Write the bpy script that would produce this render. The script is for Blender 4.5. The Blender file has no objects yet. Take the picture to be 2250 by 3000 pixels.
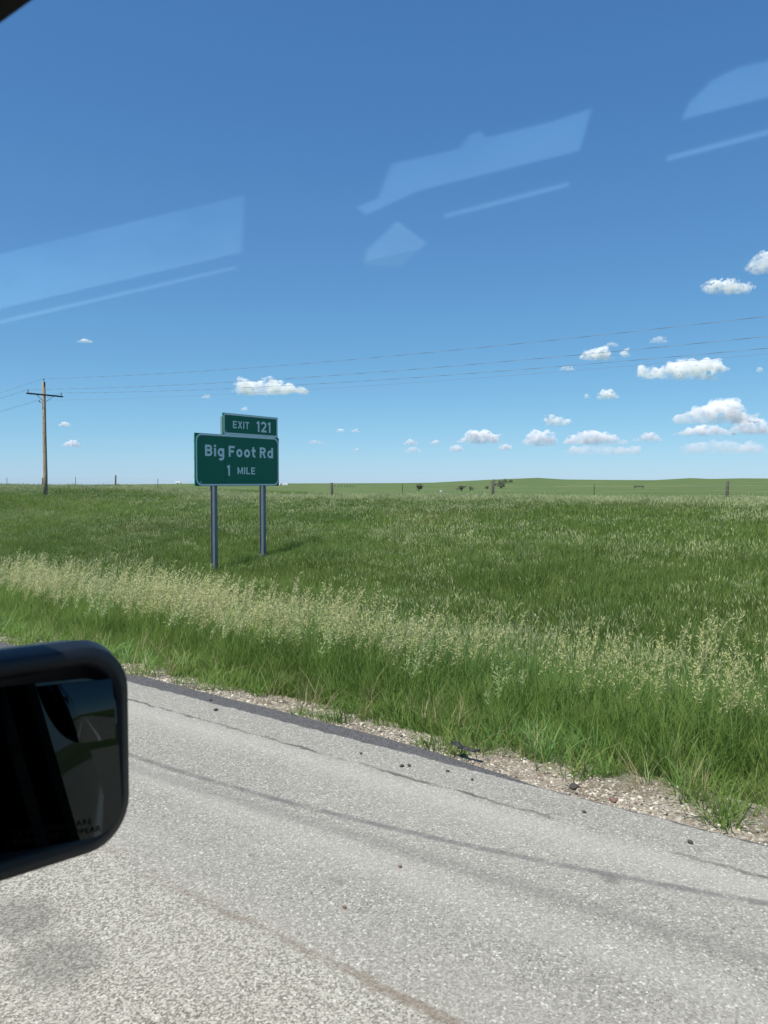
import bpy, bmesh, math, random
import numpy as np
from mathutils import Vector, Matrix, noise as mnoise

random.seed(7)
RNG = np.random.default_rng(11)
SC = bpy.context.scene
COL = SC.collection
R = math.radians

# World axes: +X = away from the road to the right ("u"), +Y = direction of travel ("v"), Z up.
# The eye is above the origin; the road edge lies at u = 4.13.
EYE = 1.8

# ------------------------------------------------------------------ camera
cd = bpy.data.cameras.new('camera'); cam = bpy.data.objects.new('camera', cd); COL.objects.link(cam)
cd.sensor_fit = 'VERTICAL'; cd.sensor_height = 36.0; cd.lens = 27.03
cd.clip_start = 0.02; cd.clip_end = 60000
cam.location = (0, 0, EYE)
PITCH = R(-2.17)
fw = Vector((0.8 * math.cos(PITCH), 0.6 * math.cos(PITCH), math.sin(PITCH)))
cam.rotation_euler = fw.to_track_quat('-Z', 'Y').to_euler()
cd.dof.use_dof = True; cd.dof.focus_distance = 26.0; cd.dof.aperture_fstop = 11.5
SC.camera = cam
SC.render.resolution_x, SC.render.resolution_y = 768, 1024

# ------------------------------------------------------------------ light
SUN_EL = R(63)
SUN_H = Vector((-0.9993, 0.038, 0)).normalized()           # horizontal direction towards the sun
wd = bpy.data.worlds.new('World'); SC.world = wd; wd.use_nodes = True
nt = wd.node_tree; nt.nodes.clear()
wo = nt.nodes.new('ShaderNodeOutputWorld'); bg = nt.nodes.new('ShaderNodeBackground')
sky = nt.nodes.new('ShaderNodeTexSky'); sky.sky_type = 'NISHITA'; sky.sun_disc = False
sky.sun_elevation = SUN_EL; sky.sun_rotation = math.atan2(SUN_H.x, SUN_H.y)
sky.altitude = 500; sky.air_density = 1.0; sky.dust_density = 0.2; sky.ozone_density = 8.0
bg.inputs['Strength'].default_value = 0.1
# the whole sky graded alike (a phone camera's deep, even blue): per channel k * (0.115 sky) ^ g
sp_ = nt.nodes.new('ShaderNodeSeparateColor'); cb = nt.nodes.new('ShaderNodeCombineColor'); nt.links.new(sky.outputs[0], sp_.inputs[0])
for i_, (k_, g_) in enumerate(((.682, .93), (.862, .82), (1.004, .575))):
    a_ = nt.nodes.new('ShaderNodeMath'); a_.operation = 'MULTIPLY'; a_.inputs[1].default_value = .115
    b_ = nt.nodes.new('ShaderNodeMath'); b_.operation = 'POWER'; b_.inputs[1].default_value = g_
    c_ = nt.nodes.new('ShaderNodeMath'); c_.operation = 'MULTIPLY'; c_.inputs[1].default_value = 7.58 * k_
    src_ = sp_.outputs[i_]
    if i_ == 2:
        av_ = nt.nodes.new('ShaderNodeMath'); av_.operation = 'MULTIPLY_ADD'; nt.links.new(sp_.outputs[1], av_.inputs[0]); av_.inputs[1].default_value = 1.0; nt.links.new(sp_.outputs[2], av_.inputs[2]); src_ = av_.outputs[0]; a_.inputs[1].default_value = .0575
    nt.links.new(src_, a_.inputs[0]); nt.links.new(a_.outputs[0], b_.inputs[0]); nt.links.new(b_.outputs[0], c_.inputs[0]); nt.links.new(c_.outputs[0], cb.inputs[i_])
nt.links.new(cb.outputs[0], bg.inputs[0]); nt.links.new(bg.outputs[0], wo.inputs[0])
sd = bpy.data.lights.new('sun', 'SUN'); sd.energy = 5.0; sd.angle = R(0.53); sd.color = (1, 0.95, 0.86)
so = bpy.data.objects.new('sun', sd); COL.objects.link(so)
sdir = Vector((SUN_H.x * math.cos(SUN_EL), SUN_H.y * math.cos(SUN_EL), math.sin(SUN_EL)))
so.rotation_euler = sdir.to_track_quat('Z', 'Y').to_euler(); so.location = (0, 0, 50)
vs = SC.view_settings; vs.view_transform = 'Standard'; vs.look = 'None'; vs.gamma = 1.0; vs.exposure = 0.4
vs.use_curve_mapping = False
SC.render.engine = 'CYCLES'
cy = SC.cycles
cy.use_denoising = True; cy.max_bounces = 14; cy.diffuse_bounces = 3; cy.glossy_bounces = 4
cy.transmission_bounces = 4; cy.transparent_max_bounces = 16; cy.volume_bounces = 14
cy.sample_clamp_indirect = 6.0

# ------------------------------------------------------------------ helpers
def rgb(s):                                                # sRGB hex-free 0..255 triple -> linear
    return tuple(((c / 255) / 12.92 if c / 255 <= .04045 else ((c / 255 + .055) / 1.055) ** 2.4) for c in s)

class NT:
    def __init__(self, name):
        self.m = bpy.data.materials.new(name); self.m.use_nodes = True
        self.t = self.m.node_tree; self.t.nodes.clear()
        self.out = self.t.nodes.new('ShaderNodeOutputMaterial')
    def n(self, typ, **kw):
        x = self.t.nodes.new(typ)
        for k, v in kw.items(): setattr(x, k, v)
        return x
    def put(self, sock, v):
        if isinstance(v, bpy.types.NodeSocket): self.t.links.new(v, sock)
        elif isinstance(v, (tuple, list)) and len(v) == 3 and sock.type == 'RGBA': sock.default_value = (*v, 1)
        else: sock.default_value = v
    def math(self, op, a, b=0.0, c=0.0, clamp=False):
        x = self.n('ShaderNodeMath', operation=op, use_clamp=clamp)
        for i, v in enumerate((a, b, c)): self.put(x.inputs[i], v)
        return x.outputs[0]
    def mix(self, f, a, b, typ='MIX'):
        x = self.n('ShaderNodeMix', data_type='RGBA', blend_type=typ)
        self.put(x.inputs[0], f); self.put(x.inputs[6], a); self.put(x.inputs[7], b)
        return x.outputs[2]
    def ramp(self, f, lo, hi, a=0.0, b=1.0):
        x = self.n('ShaderNodeMapRange'); x.interpolation_type = 'SMOOTHSTEP'
        for i, v in enumerate((f, lo, hi, a, b)): self.put(x.inputs[i], v)
        return x.outputs[0]
    def noise(self, vec, scale, detail=3, rough=.55, dist=0.0):
        x = self.n('ShaderNodeTexNoise'); self.put(x.inputs['Vector'], vec)
        x.inputs['Scale'].default_value = scale; x.inputs['Detail'].default_value = detail
        x.inputs['Roughness'].default_value = rough; x.inputs['Distortion'].default_value = dist
        return x.outputs[0]
    def voro(self, vec, scale, out='Color', feature='F1'):
        x = self.n('ShaderNodeTexVoronoi', feature=feature); self.put(x.inputs['Vector'], vec)
        x.inputs['Scale'].default_value = scale
        return x.outputs[out]
    def obj(self): return self.n('ShaderNodeTexCoord').outputs['Object']
    def geo(self): return self.n('ShaderNodeNewGeometry').outputs['Position']
    def mapping(self, vec, scale=(1, 1, 1), rot=(0, 0, 0)):
        x = self.n('ShaderNodeMapping'); self.put(x.inputs[0], vec)
        x.inputs['Scale'].default_value = scale; x.inputs['Rotation'].default_value = rot
        return x.outputs[0]
    def sep(self, vec):
        x = self.n('ShaderNodeSeparateXYZ'); self.put(x.inputs[0], vec); return x.outputs
    def bump(self, h, strength=.5, dist=.01):
        x = self.n('ShaderNodeBump'); self.put(x.inputs['Height'], h)
        x.inputs['Strength'].default_value = strength; x.inputs['Distance'].default_value = dist
        return x.outputs[0]
    def principled(self, color, rough=.8, metal=0.0, normal=None, spec=.5, coat=0.0):
        p = self.n('ShaderNodeBsdfPrincipled')
        self.put(p.inputs['Base Color'], color); self.put(p.inputs['Roughness'], rough)
        self.put(p.inputs['Metallic'], metal); self.put(p.inputs['Specular IOR Level'], spec)
        p.inputs['Coat Weight'].default_value = coat
        if normal is not None: self.put(p.inputs['Normal'], normal)
        return p
    def surf(self, s):
        self.t.links.new(s.outputs[0] if hasattr(s, 'outputs') else s, self.out.inputs['Surface']); return self.m

def simple(name, color, rough=.7, metal=0.0, nscale=8.0, amt=.25, spec=.5, bump=0.0):
    k = NT(name); f = k.noise(k.obj(), nscale, 5, .6)
    c = k.mix(f, tuple(x * (1 - amt) for x in color), tuple(min(1, x * (1 + amt)) for x in color))
    nrm = k.bump(k.noise(k.obj(), nscale * 4, 4), bump, .01) if bump else None
    return k.surf(k.principled(c, rough, metal, nrm, spec))

def link(o, parent=None):
    COL.objects.link(o)
    if parent is not None: o.parent = parent
    return o

def mesh_obj(name, verts, faces, mat=None, parent=None, smooth=False, loc=None):
    me = bpy.data.meshes.new(name); me.from_pydata([tuple(v) for v in verts], [], faces); me.update()
    if mat: me.materials.append(mat)
    if smooth: me.polygons.foreach_set('use_smooth', [True] * len(me.polygons))
    o = bpy.data.objects.new(name, me); link(o, parent)
    if loc is not None: o.location = loc
    return o

def bm_obj(name, bm, mat=None, parent=None, smooth=False, loc=None):
    me = bpy.data.meshes.new(name); bm.normal_update(); bm.to_mesh(me); bm.free()
    for m in (mat if isinstance(mat, (list, tuple)) else [mat]):
        if m: me.materials.append(m)
    if smooth: me.polygons.foreach_set('use_smooth', [True] * len(me.polygons))
    o = bpy.data.objects.new(name, me); link(o, parent)
    if loc is not None: o.location = loc
    return o

def tag(o, label=None, cat=None, group=None, kind=None):
    if label: o['label'] = label
    if cat: o['category'] = cat
    if group: o['group'] = group
    if kind: o['kind'] = kind
    return o

def empty(name, loc, label, cat, group=None):
    o = bpy.data.objects.new(name, None); link(o); o.location = loc; o.empty_display_size = .1
    return tag(o, label, cat, group)

def add_box(bm, x0, x1, y0, y1, z0, z1, bevel=0.0):
    g = bmesh.ops.create_cube(bm, size=1.0)
    for v in g['verts']:
        v.co = Vector(((x0 + x1) / 2 + v.co.x * (x1 - x0), (y0 + y1) / 2 + v.co.y * (y1 - y0), (z0 + z1) / 2 + v.co.z * (z1 - z0)))
    if bevel:
        es = list({e for v in g['verts'] for e in v.link_edges})
        bmesh.ops.bevel(bm, geom=es, offset=bevel, segments=2, affect='EDGES', profile=.5)

def add_tube(bm, pts, rad, n=8, cap=True):
    """A round tube along pts; rad is a number or one per point."""
    pts = [Vector(p) for p in pts]
    rs = rad if isinstance(rad, (list, tuple)) else [rad] * len(pts)
    rings = []
    for i, p in enumerate(pts):
        d = (pts[min(i + 1, len(pts) - 1)] - pts[max(i - 1, 0)]).normalized()
        a = d.cross(Vector((0, 0, 1)))
        if a.length < .05: a = d.cross(Vector((1, 0, 0)))
        a.normalize(); b = d.cross(a)
        rings.append([bm.verts.new(p + (a * math.cos(k / n * 6.28319) + b * math.sin(k / n * 6.28319)) * rs[i]) for k in range(n)])
    for r0, r1 in zip(rings, rings[1:]):
        for k in range(n): bm.faces.new((r0[k], r0[(k + 1) % n], r1[(k + 1) % n], r1[k]))
    if cap:
        bm.faces.new(list(reversed(rings[0]))); bm.faces.new(rings[-1])

# value noise for placing and shaping the ground (numpy)
_PERM = RNG.random((257, 257))
def vnoise(x, y, wl, seed=0):
    x = np.asarray(x, float) / wl + seed * 17.3 + 1000; y = np.asarray(y, float) / wl + seed * 31.7 + 1000
    xi = np.floor(x).astype(int); yi = np.floor(y).astype(int); fx = x - xi; fy = y - yi
    fx = fx * fx * (3 - 2 * fx); fy = fy * fy * (3 - 2 * fy)
    g = lambda a, b: _PERM[a % 257, b % 257]
    return (g(xi, yi) * (1 - fx) + g(xi + 1, yi) * fx) * (1 - fy) + (g(xi, yi + 1) * (1 - fx) + g(xi + 1, yi + 1) * fx) * fy
def sstep(a, b, x):
    t = np.clip((np.asarray(x, float) - a) / (b - a), 0, 1); return t * t * (3 - 2 * t)

# ------------------------------------------------------------------ ground
PU = [-400, -60, -16, -13, 4.0, 4.6, 5.5, 7, 9, 12, 15, 18.1, 20.4, 24, 30, 38, 46, 52, 70, 100, 150]
PZ = [-1, -1., -.6, -.09, -.07, -.09, -.2, -.42, -.92, -1.5, -1.92, -1.76, -1.20, -.66, -.12, .26, .40, .3, -.5, -1, -1.2]
RX = np.array([-900, 0, 160, 250, 420, 664, 850, 934, 1000, 1060, 1162, 1216, 1300, 1414, 1492, 1534, 1600, 1659, 2300])
RY = np.array([1049, 1050, 1050, 1046.5, 1044.5, 1044, 1043.5, 1042.5, 1039, 1036, 1032, 1035.5, 1036.5, 1037, 1032.5, 1034.5, 1033, 1033.5, 1036])
def H(u, v):
    u = np.asarray(u, float); v = np.asarray(v, float)
    z = np.interp(u, PU, PZ)
    for d in (-.35, .35): z = z + np.interp(u + d, PU, PZ)
    z = z / 3
    off = sstep(8, 14, u)
    z = z + .62 * sstep(42, 66, v) * sstep(24, 33, u) * (1 - sstep(60, 110, u))
    z = z + off * ((vnoise(u, v, 3.1, 1) - .5) * .10 + (vnoise(u, v, 11, 2) - .5) * .28)
    X = .6 * u - .8 * v; Y = .8 * u + .6 * v; r = np.hypot(X, Y)
    t = np.where(Y > 1, X / np.maximum(Y, 1), np.sign(X) * 3)
    base = np.interp(t, [-.35, .25], [-5.5, -.9])
    slope = (1043 - np.interp(t * 1661 + 829, RX, RY)) / 1661
    w = sstep(220, 1500, r)
    Yr = np.minimum(r, 1500) / np.sqrt(1 + t * t)
    far = base * (1 - w) + (EYE + Yr * slope) * w - np.maximum(r - 1500, 0) * .004
    bumps = (vnoise(u, v, 160, 3) - .5) * 2.4 + (vnoise(u, v, 55, 4) - .5) * .9
    far = far + bumps * sstep(90, 200, r) * (1 - sstep(800, 1400, r))
    f = sstep(60, 170, np.maximum(u, 0)) + sstep(120, 300, -u)
    f = np.maximum(f, sstep(150, 400, r) * (np.abs(u) > 25) * sstep(25, 60, np.abs(u)))
    f = np.clip(f, 0, 1)
    return z * (1 - f) + far * f
def h1(u, v): return float(H(np.array([u]), np.array([v]))[0])

def axis(a, b, step, far, grow=1.035):
    c = list(np.arange(a, b + 1e-6, step)); s = step
    x = c[-1]
    while x < far: s *= grow; x += s; c.append(x)
    s = step; x = c[0]
    while x > -far: s *= grow; x -= s; c.insert(0, x)
    return np.array(c)

k = NT('prairie_ground')
P = k.geo()
n1 = k.noise(P, .011, 4, .6); n2 = k.noise(P, .09, 4, .6); n3 = k.noise(P, 1.3, 5, .65); n4 = k.noise(P, 9.0, 4, .7)
n5 = k.noise(k.mapping(P, (.45, 1, 1), (0, 0, .6)), .045, 6, .72)
c = k.mix(k.ramp(n1, .35, .65), (.075, .125, .042), (.135, .170, .070))
c = k.mix(k.math('MULTIPLY', k.ramp(n5, .44, .66), .85), c, (.045, .086, .034))
c = k.mix(k.math('MULTIPLY', k.ramp(k.noise(P, .02, 6, .7), .52, .68), .6), c, (.165, .185, .085))
c = k.mix(k.ramp(n2, .42, .66), c, (.062, .108, .036))
c = k.mix(k.ramp(n3, .35, .7), c, (.12, .155, .058))
c = k.mix(k.math('MULTIPLY', k.ramp(n4, .4, .7), .5), c, (.045, .082, .024))
m_ground = k.surf(k.principled(c, .95, normal=k.bump(n4, .8, .12), spec=.1))

us = axis(4.0, 60, .5, 9000); us = np.concatenate([us[us < 4 - 1e-6], us[us >= 4 - 1e-6]])
vsx = axis(-6, 100, 1.0, 9000)
UU, VV = np.meshgrid(us, vsx, indexing='ij'); ZZ = H(UU, VV)
nu, nv = len(us), len(vsx)
verts = np.stack([UU, VV, ZZ], -1).reshape(-1, 3)
I = (np.arange(nu - 1)[:, None] * nv + np.arange(nv - 1)[None, :]).ravel()
faces = np.stack([I, I + nv, I + nv + 1, I + 1], -1)
ground = mesh_obj('ground', verts.tolist(), faces.tolist(), m_ground, smooth=True)
tag(ground, kind='structure')

# ------------------------------------------------------------------ road: chip-sealed shoulder and lanes
k = NT('asphalt')
P = k.obj(); u_, v_, _z = k.sep(P)
wob = k.math('MULTIPLY', k.math('SUBTRACT', k.noise(P, 1.6, 5, .7), .5), .16)
wob2 = k.math('MULTIPLY', k.math('SUBTRACT', k.noise(P, 9, 3, .6), .5), .07)
coarse = k.ramp(k.math('ADD', u_, k.math('MULTIPLY', wob, 2.0)), 2.00, 2.35, 1, 0)
vc1 = k.voro(P, 118); vc2 = k.voro(P, 128)
g1 = k.sep(vc1)[0]; g2 = k.sep(vc2)[0]
grain = k.math('ADD', k.math('MULTIPLY', g1, k.ramp(coarse, 0, 1, .6, .25)), k.math('MULTIPLY', g2, k.ramp(coarse, 0, 1, .28, .75)))
grain = k.math('ADD', grain, k.math('MULTIPLY', k.math('SUBTRACT', k.noise(P, 260, 2), .5), .5))
big = k.noise(k.mapping(P, (1, .22, 1)), 1.5, 4, .6)
lo = k.mix(coarse, (.162, .158, .138), (.128, .120, .098)); hi = k.mix(coarse, (.358, .351, .310), (.42, .408, .352))
c = k.mix(k.ramp(grain, .05, .95), lo, hi)
speck = k.ramp(g1, .93, .99)                                 # pale chips
c = k.mix(k.math('MULTIPLY', speck, .55), c, (.62, .61, .57))
dspeck = k.ramp(k.sep(vc1)[1], .945, .99)                    # dark chips
c = k.mix(k.math('MULTIPLY', dspeck, .7), c, (.07, .065, .06))
c = k.mix(k.math('MULTIPLY', k.ramp(big, .35, .7), .30), c, (.34, .33, .295))
# pale worn bands and tan dust
band = k.ramp(k.math('ABSOLUTE', k.math('SUBTRACT', k.math('ADD', u_, wob), 3.66)), .0, .22, 1, 0)
c = k.mix(k.math('MULTIPLY', band, .28), c, (.42, .408, .37))
band2 = k.ramp(k.math('ABSOLUTE', k.math('SUBTRACT', k.math('ADD', u_, wob), 2.85)), .0, .2, 1, 0)
c = k.mix(k.math('MULTIPLY', band2, .22), c, (.41, .398, .36))
def line(center, half, strength, col, brk=None):
    global c
    d = k.math('ABSOLUTE', k.math('SUBTRACT', k.math('ADD', u_, k.math('ADD', k.math('MULTIPLY', wob, .45), wob2)), center))
    f = k.ramp(d, half * .25, half, 1, 0)
    if brk is not None: f = k.math('MULTIPLY', f, brk)
    c = k.mix(k.math('MULTIPLY', f, strength), c, col); return f
brk = k.ramp(k.noise(k.mapping(P, (3, .8, 1)), 3.0, 4, .7), .40, .58)
crack = line(3.80, .024, .85, (.075, .072, .068), brk)
brk3 = k.ramp(k.noise(k.mapping(P, (3, .5, 1)), 2.0, 4, .7), .38, .66)
joint = line(2.14, .036, .55, (.135, .10, .070), brk3)
vm = k.math('MINIMUM', v_, 4.4)
skid_c = k.math('ADD', 3.76, k.math('MULTIPLY', vm, k.math('ADD', -.335, k.math('MULTIPLY', vm, .0375))))
ds = k.math('ABSOLUTE', k.math('SUBTRACT', u_, skid_c))
c = k.mix(k.math('MULTIPLY', k.ramp(ds, .006, .040, 1, 0), k.ramp(k.noise(P, 5, 4, .7), .3, .6, .28, .66)), c, (.085, .088, .09))
sk2 = k.math('ADD', 3.17, k.math('MULTIPLY', k.math('MINIMUM', v_, 4.0), -.07))
ds2 = k.math('ABSOLUTE', k.math('SUBTRACT', u_, sk2))
c = k.mix(k.math('MULTIPLY', k.ramp(ds2, .02, .08, 1, 0), .30), c, (.11, .11, .11))
# ragged dark older layer showing along the outer edge
edge = k.math('MULTIPLY', k.ramp(k.math('ADD', u_, wob2), 4.132, 4.15), 1.0)
c = k.mix(edge, c, k.mix(g1, (.045, .045, .047), (.12, .12, .12)))
for su, sv, sr, sf in ((1.60, 3.07, .20, .42), (1.53, 2.68, .22, .40), (3.36, 1.24, .055, .5), (2.6, 2.2, .05, .3)):
    dx = k.math('SUBTRACT', k.math('ADD', u_, wob), su); dy = k.math('MULTIPLY', k.math('SUBTRACT', k.math('ADD', v_, wob), sv), .8)
    dd_ = k.math('SQRT', k.math('ADD', k.math('MULTIPLY', dx, dx), k.math('MULTIPLY', dy, dy)))
    c = k.mix(k.math('MULTIPLY', k.ramp(dd_, sr * .35, sr, 1, 0), sf), c, (.085, .085, .075))
h = k.math('SUBTRACT', k.math('ADD', k.math('MULTIPLY', g2, .5), k.math('MULTIPLY', g1, .5)), k.math('MULTIPLY', crack, 1.5))
m_road = k.surf(k.principled(c, .88, normal=k.bump(h, .55, .006), spec=.25))

vr = np.concatenate([np.arange(-60, 40, .25), np.arange(40, 200, 4), np.arange(200, 2500, 60)])
def edge_u(v):
    v = np.asarray(v, float)
    return 4.15 + .17 * sstep(1.7, 3.4, v) + (vnoise(v, v * 0, .55, 5) - .5) * .05 + (vnoise(v, v * 0, .16, 6) - .5) * .025
EU = edge_u(vr)
cols = [-12.5, -8, -4, 0, 2, 3, 4.0]
verts = []; 
for v, e in zip(vr, EU):
    for u in cols: verts.append((u, v, 0.0))
    verts.append((e, v, -.004)); verts.append((e + .015, v, -.09))
nc = len(cols) + 2
faces = [(i * nc + j, i * nc + j + 1, (i + 1) * nc + j + 1, (i + 1) * nc + j) for i in range(len(vr) - 1) for j in range(nc - 1)]
road = mesh_obj('road', verts, faces, m_road); tag(road, kind='structure')

m_white = simple('traffic_paint', (.72, .72, .70), .7, 0, 40, .12)
pl = mesh_obj('road_marking', [(1.05, -60, .004), (1.17, -60, .004), (1.17, 300, .004), (1.05, 300, .004)], [(0, 1, 2, 3)], m_white)
tag(pl, kind='structure')

# gravel shoulder bed
k = NT('gravel_bed')
P = k.geo(); vc = k.sep(k.voro(P, 75)); vd = k.sep(k.voro(P, 33))
c = k.mix(vc[0], (.145, .128, .10), (.345, .318, .26)); c = k.mix(k.ramp(vd[1], .75, .95), c, (.22, .165, .125))
c = k.mix(k.ramp(k.noise(P, 2.2, 4, .7), .45, .7), c, (.13, .105, .065))
m_gravel_bed = k.surf(k.principled(c, .95, normal=k.bump(vc[0], .8, .015), spec=.2))
vg = np.concatenate([np.arange(-30, 40, .25), np.arange(40, 160, 4)])
gu = [4.0, 4.2, 4.4, 4.65, 4.95]; gz = [-.045, -.045, -.05, -.068, -.12]
verts = [(u, v, z + float(vnoise(np.array([u]), np.array([v]), .35, 7)[0] - .5) * .03) for v in vg for u, z in zip(gu, gz)]
faces = [(i * 5 + j, i * 5 + j + 1, (i + 1) * 5 + j + 1, (i + 1) * 5 + j) for i in range(len(vg) - 1) for j in range(4)]
tag(mesh_obj('gravel_shoulder', verts, faces, m_gravel_bed, smooth=True), kind='structure')

# ------------------------------------------------------------------ instanced stuff (gravel, grasses)
def attr_tint(k):
    a = k.n('ShaderNodeAttribute', attribute_type='INSTANCER', attribute_name='tint'); return a.outputs['Fac']

def scatter(name, pts, rotz, tilt, scale, idx, tint, sources, label=None):
    """One object of points with a geometry-node instance of one of SOURCES on each."""
    me = bpy.data.meshes.new(name); me.vertices.add(len(pts)); me.vertices.foreach_set('co', np.asarray(pts, np.float32).ravel())
    rot = np.zeros((len(pts), 3), np.float32); rot[:, 0] = tilt[:, 0]; rot[:, 1] = tilt[:, 1]; rot[:, 2] = rotz
    for nm, typ, data in (('rot', 'FLOAT_VECTOR', rot), ('scl', 'FLOAT_VECTOR', np.asarray(scale, np.float32)), ('tint', 'FLOAT', np.asarray(tint, np.float32)), ('idx', 'INT', np.asarray(idx, np.int32))):
        a = me.attributes.new(nm, typ, 'POINT'); a.data.foreach_set('vector' if typ == 'FLOAT_VECTOR' else 'value', data.ravel())
    o = bpy.data.objects.new(name, me); link(o); tag(o, label, None, None, 'stuff')
    cl = bpy.data.collections.new(name + '_kinds')
    for s in sources: cl.objects.link(s)
    g = bpy.data.node_groups.new(name, 'GeometryNodeTree')
    g.interface.new_socket('Geometry', in_out='INPUT', socket_type='NodeSocketGeometry')
    g.interface.new_socket('Geometry', in_out='OUTPUT', socket_type='NodeSocketGeometry')
    N = g.nodes.new; L = g.links.new
    gi = N('NodeGroupInput'); go = N('NodeGroupOutput')
    ci = N('GeometryNodeCollectionInfo'); ci.inputs['Collection'].default_value = cl
    ci.inputs['Separate Children'].default_value = True; ci.inputs['Reset Children'].default_value = True
    ip = N('GeometryNodeInstanceOnPoints'); ip.inputs['Pick Instance'].default_value = True
    def att(nm, t):
        a = N('GeometryNodeInputNamedAttribute'); a.data_type = t; a.inputs['Name'].default_value = nm; return a.outputs[0]
    e2r = N('FunctionNodeEulerToRotation'); L(att('rot', 'FLOAT_VECTOR'), e2r.inputs[0])
    L(gi.outputs[0], ip.inputs['Points']); L(ci.outputs[0], ip.inputs['Instance'])
    L(att('idx', 'INT'), ip.inputs['Instance Index']); L(e2r.outputs[0], ip.inputs['Rotation']); L(att('scl', 'FLOAT_VECTOR'), ip.inputs['Scale'])
    L(ip.outputs[0], go.inputs[0])
    md = o.modifiers.new('scatter', 'NODES'); md.node_group = g
    return o

def source(name, verts, faces, mats, mi, smooth=False):
    me = bpy.data.meshes.new(name); me.from_pydata([tuple(v) for v in verts], [], faces)
    for m in mats: me.materials.append(m)
    if len(mats) > 1: me.polygons.foreach_set('material_index', mi)
    if smooth: me.polygons.foreach_set('use_smooth', [True] * len(me.polygons))
    me.update(); return bpy.data.objects.new(name, me)

# gravel stones
k = NT('gravel_stone'); t = attr_tint(k)
cr = k.n('ShaderNodeValToRGB'); k.put(cr.inputs[0], t)
el = cr.color_ramp.elements; el[0].position = 0; el[0].color = (.05, .048, .046, 1); el[1].position = 1; el[1].color = (.58, .55, .48, 1)
for p, col in ((.12, (.165, .15, .128)), (.35, (.29, .265, .215)), (.58, (.385, .352, .285)), (.76, (.29, .235, .18)), (.84, (.46, .42, .35))):
    e = el.new(p); e.color = (*col, 1)
m_stone = k.surf(k.principled(cr.outputs[0], .85, spec=.3))
def stone_mesh(seed, sub=1):
    bm = bmesh.new(); bmesh.ops.create_icosphere(bm, subdivisions=sub, radius=1.0)
    for v in bm.verts:
        n = mnoise.noise(v.co * 1.1 + Vector((seed * 7.1, 0, 3))); v.co *= 1 + .45 * n
        v.co.z *= .6
    vs_ = [v.co.copy() for v in bm.verts]; fs_ = [[v.index for v in f.verts] for f in bm.faces]; bm.free(); return vs_, fs_
stones = [source('stone_%d' % i, *stone_mesh(i), [m_stone], None) for i in range(4)]
N0 = 38000
v = RNG.uniform(-2.5, 24, N0); u = edge_u(v) + np.abs(RNG.normal(0, 1, N0)) * .34
keep = (u < 5.1); v, u = v[keep], u[keep]
gz_ = np.interp(u, gu, gz) + (vnoise(u, v, .35, 7) - .5) * .03
n = len(u); s = RNG.lognormal(math.log(.0062), .42, n).clip(.0028, .022)
scatter('gravel', np.stack([u, v, gz_ + s * .2], -1), RNG.uniform(0, 6.28, n), RNG.normal(0, .3, (n, 2)),
        np.stack([s * RNG.uniform(.8, 1.5, n), s, s * RNG.uniform(.7, 1.1, n)], -1), RNG.integers(0, 4, n), RNG.random(n), stones,
        'tan and pink gravel strip along the edge of the asphalt shoulder')

# grasses
def grass_mat(name, c0, c1, c2, trans=.35, rough=.55):
    k = NT(name); t = attr_tint(k); oi = k.n('ShaderNodeObjectInfo').outputs['Random']
    c = k.mix(t, c0, c1); c = k.mix(k.math('MULTIPLY', k.ramp(oi, .6, 1.0), .6), c, c2)
    p = k.principled(c, rough, spec=.25)
    tr = k.n('ShaderNodeBsdfTranslucent'); k.put(tr.inputs[0], c)
    mx = k.n('ShaderNodeMixShader'); mx.inputs[0].default_value = trans
    k.t.links.new(p.outputs[0], mx.inputs[1]); k.t.links.new(tr.outputs[0], mx.inputs[2])
    return k.surf(mx)
m_blade = grass_mat('grass_blade', (.105, .196, .038), (.212, .318, .074), (.25, .30, .10), .48)
m_field = grass_mat('field_blade', (.082, .164, .034), (.190, .280, .068), (.215, .262, .085), .48)
m_leafy = grass_mat('broad_blade', (.13, .27, .07), (.23, .40, .12), (.27, .38, .14), .5)
m_head = grass_mat('seed_head', (.41, .43, .18), (.60, .58, .30), (.64, .58, .40), .4)
m_head2 = grass_mat('field_seed_head', (.34, .42, .19), (.52, .56, .30), (.58, .55, .36), .35)
m_dry = grass_mat('dry_blade', (.30, .24, .13), (.42, .36, .22), (.5, .44, .3), .3)

def blade(V, F, x, y, h, w, az, bend, segs=3):
    d = Vector((math.cos(az), math.sin(az), 0)); s = Vector((-math.sin(az + random.uniform(-.9, .9)), math.cos(az), 0)).normalized()
    b = len(V)
    for i in range(segs + 1):
        t = i / segs
        p = Vector((x, y, 0)) + d * (bend * h * t * t) + Vector((0, 0, h * t * (1 - .28 * bend * t)))
        ww = w * (1 - t ** 1.6) * .5 + .0004
        if i == segs: V.append(p)
        else: V.extend((p - s * ww, p + s * ww))
    for i in range(segs - 1): F.append((b + 2 * i, b + 2 * i + 1, b + 2 * i + 3, b + 2 * i + 2))
    F.append((b + 2 * segs - 2, b + 2 * segs - 1, b + 2 * segs))

def tuft(nb, rad, h0, h1_, w, lean, bend=(.15, .7), mat=None, name='tuft', segs=3):
    V, F = [], []
    for _ in range(nb):
        a = random.uniform(0, 6.283); r = rad * math.sqrt(random.random())
        az = a + random.gauss(0, .8) if random.random() < .7 else lean + random.gauss(0, .5)
        blade(V, F, r * math.cos(a), r * math.sin(a), random.uniform(h0, h1_), w * random.uniform(.6, 1.25), az, random.uniform(*bend), segs)
    return source(name, V, F, [mat or m_blade], None)

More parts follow.
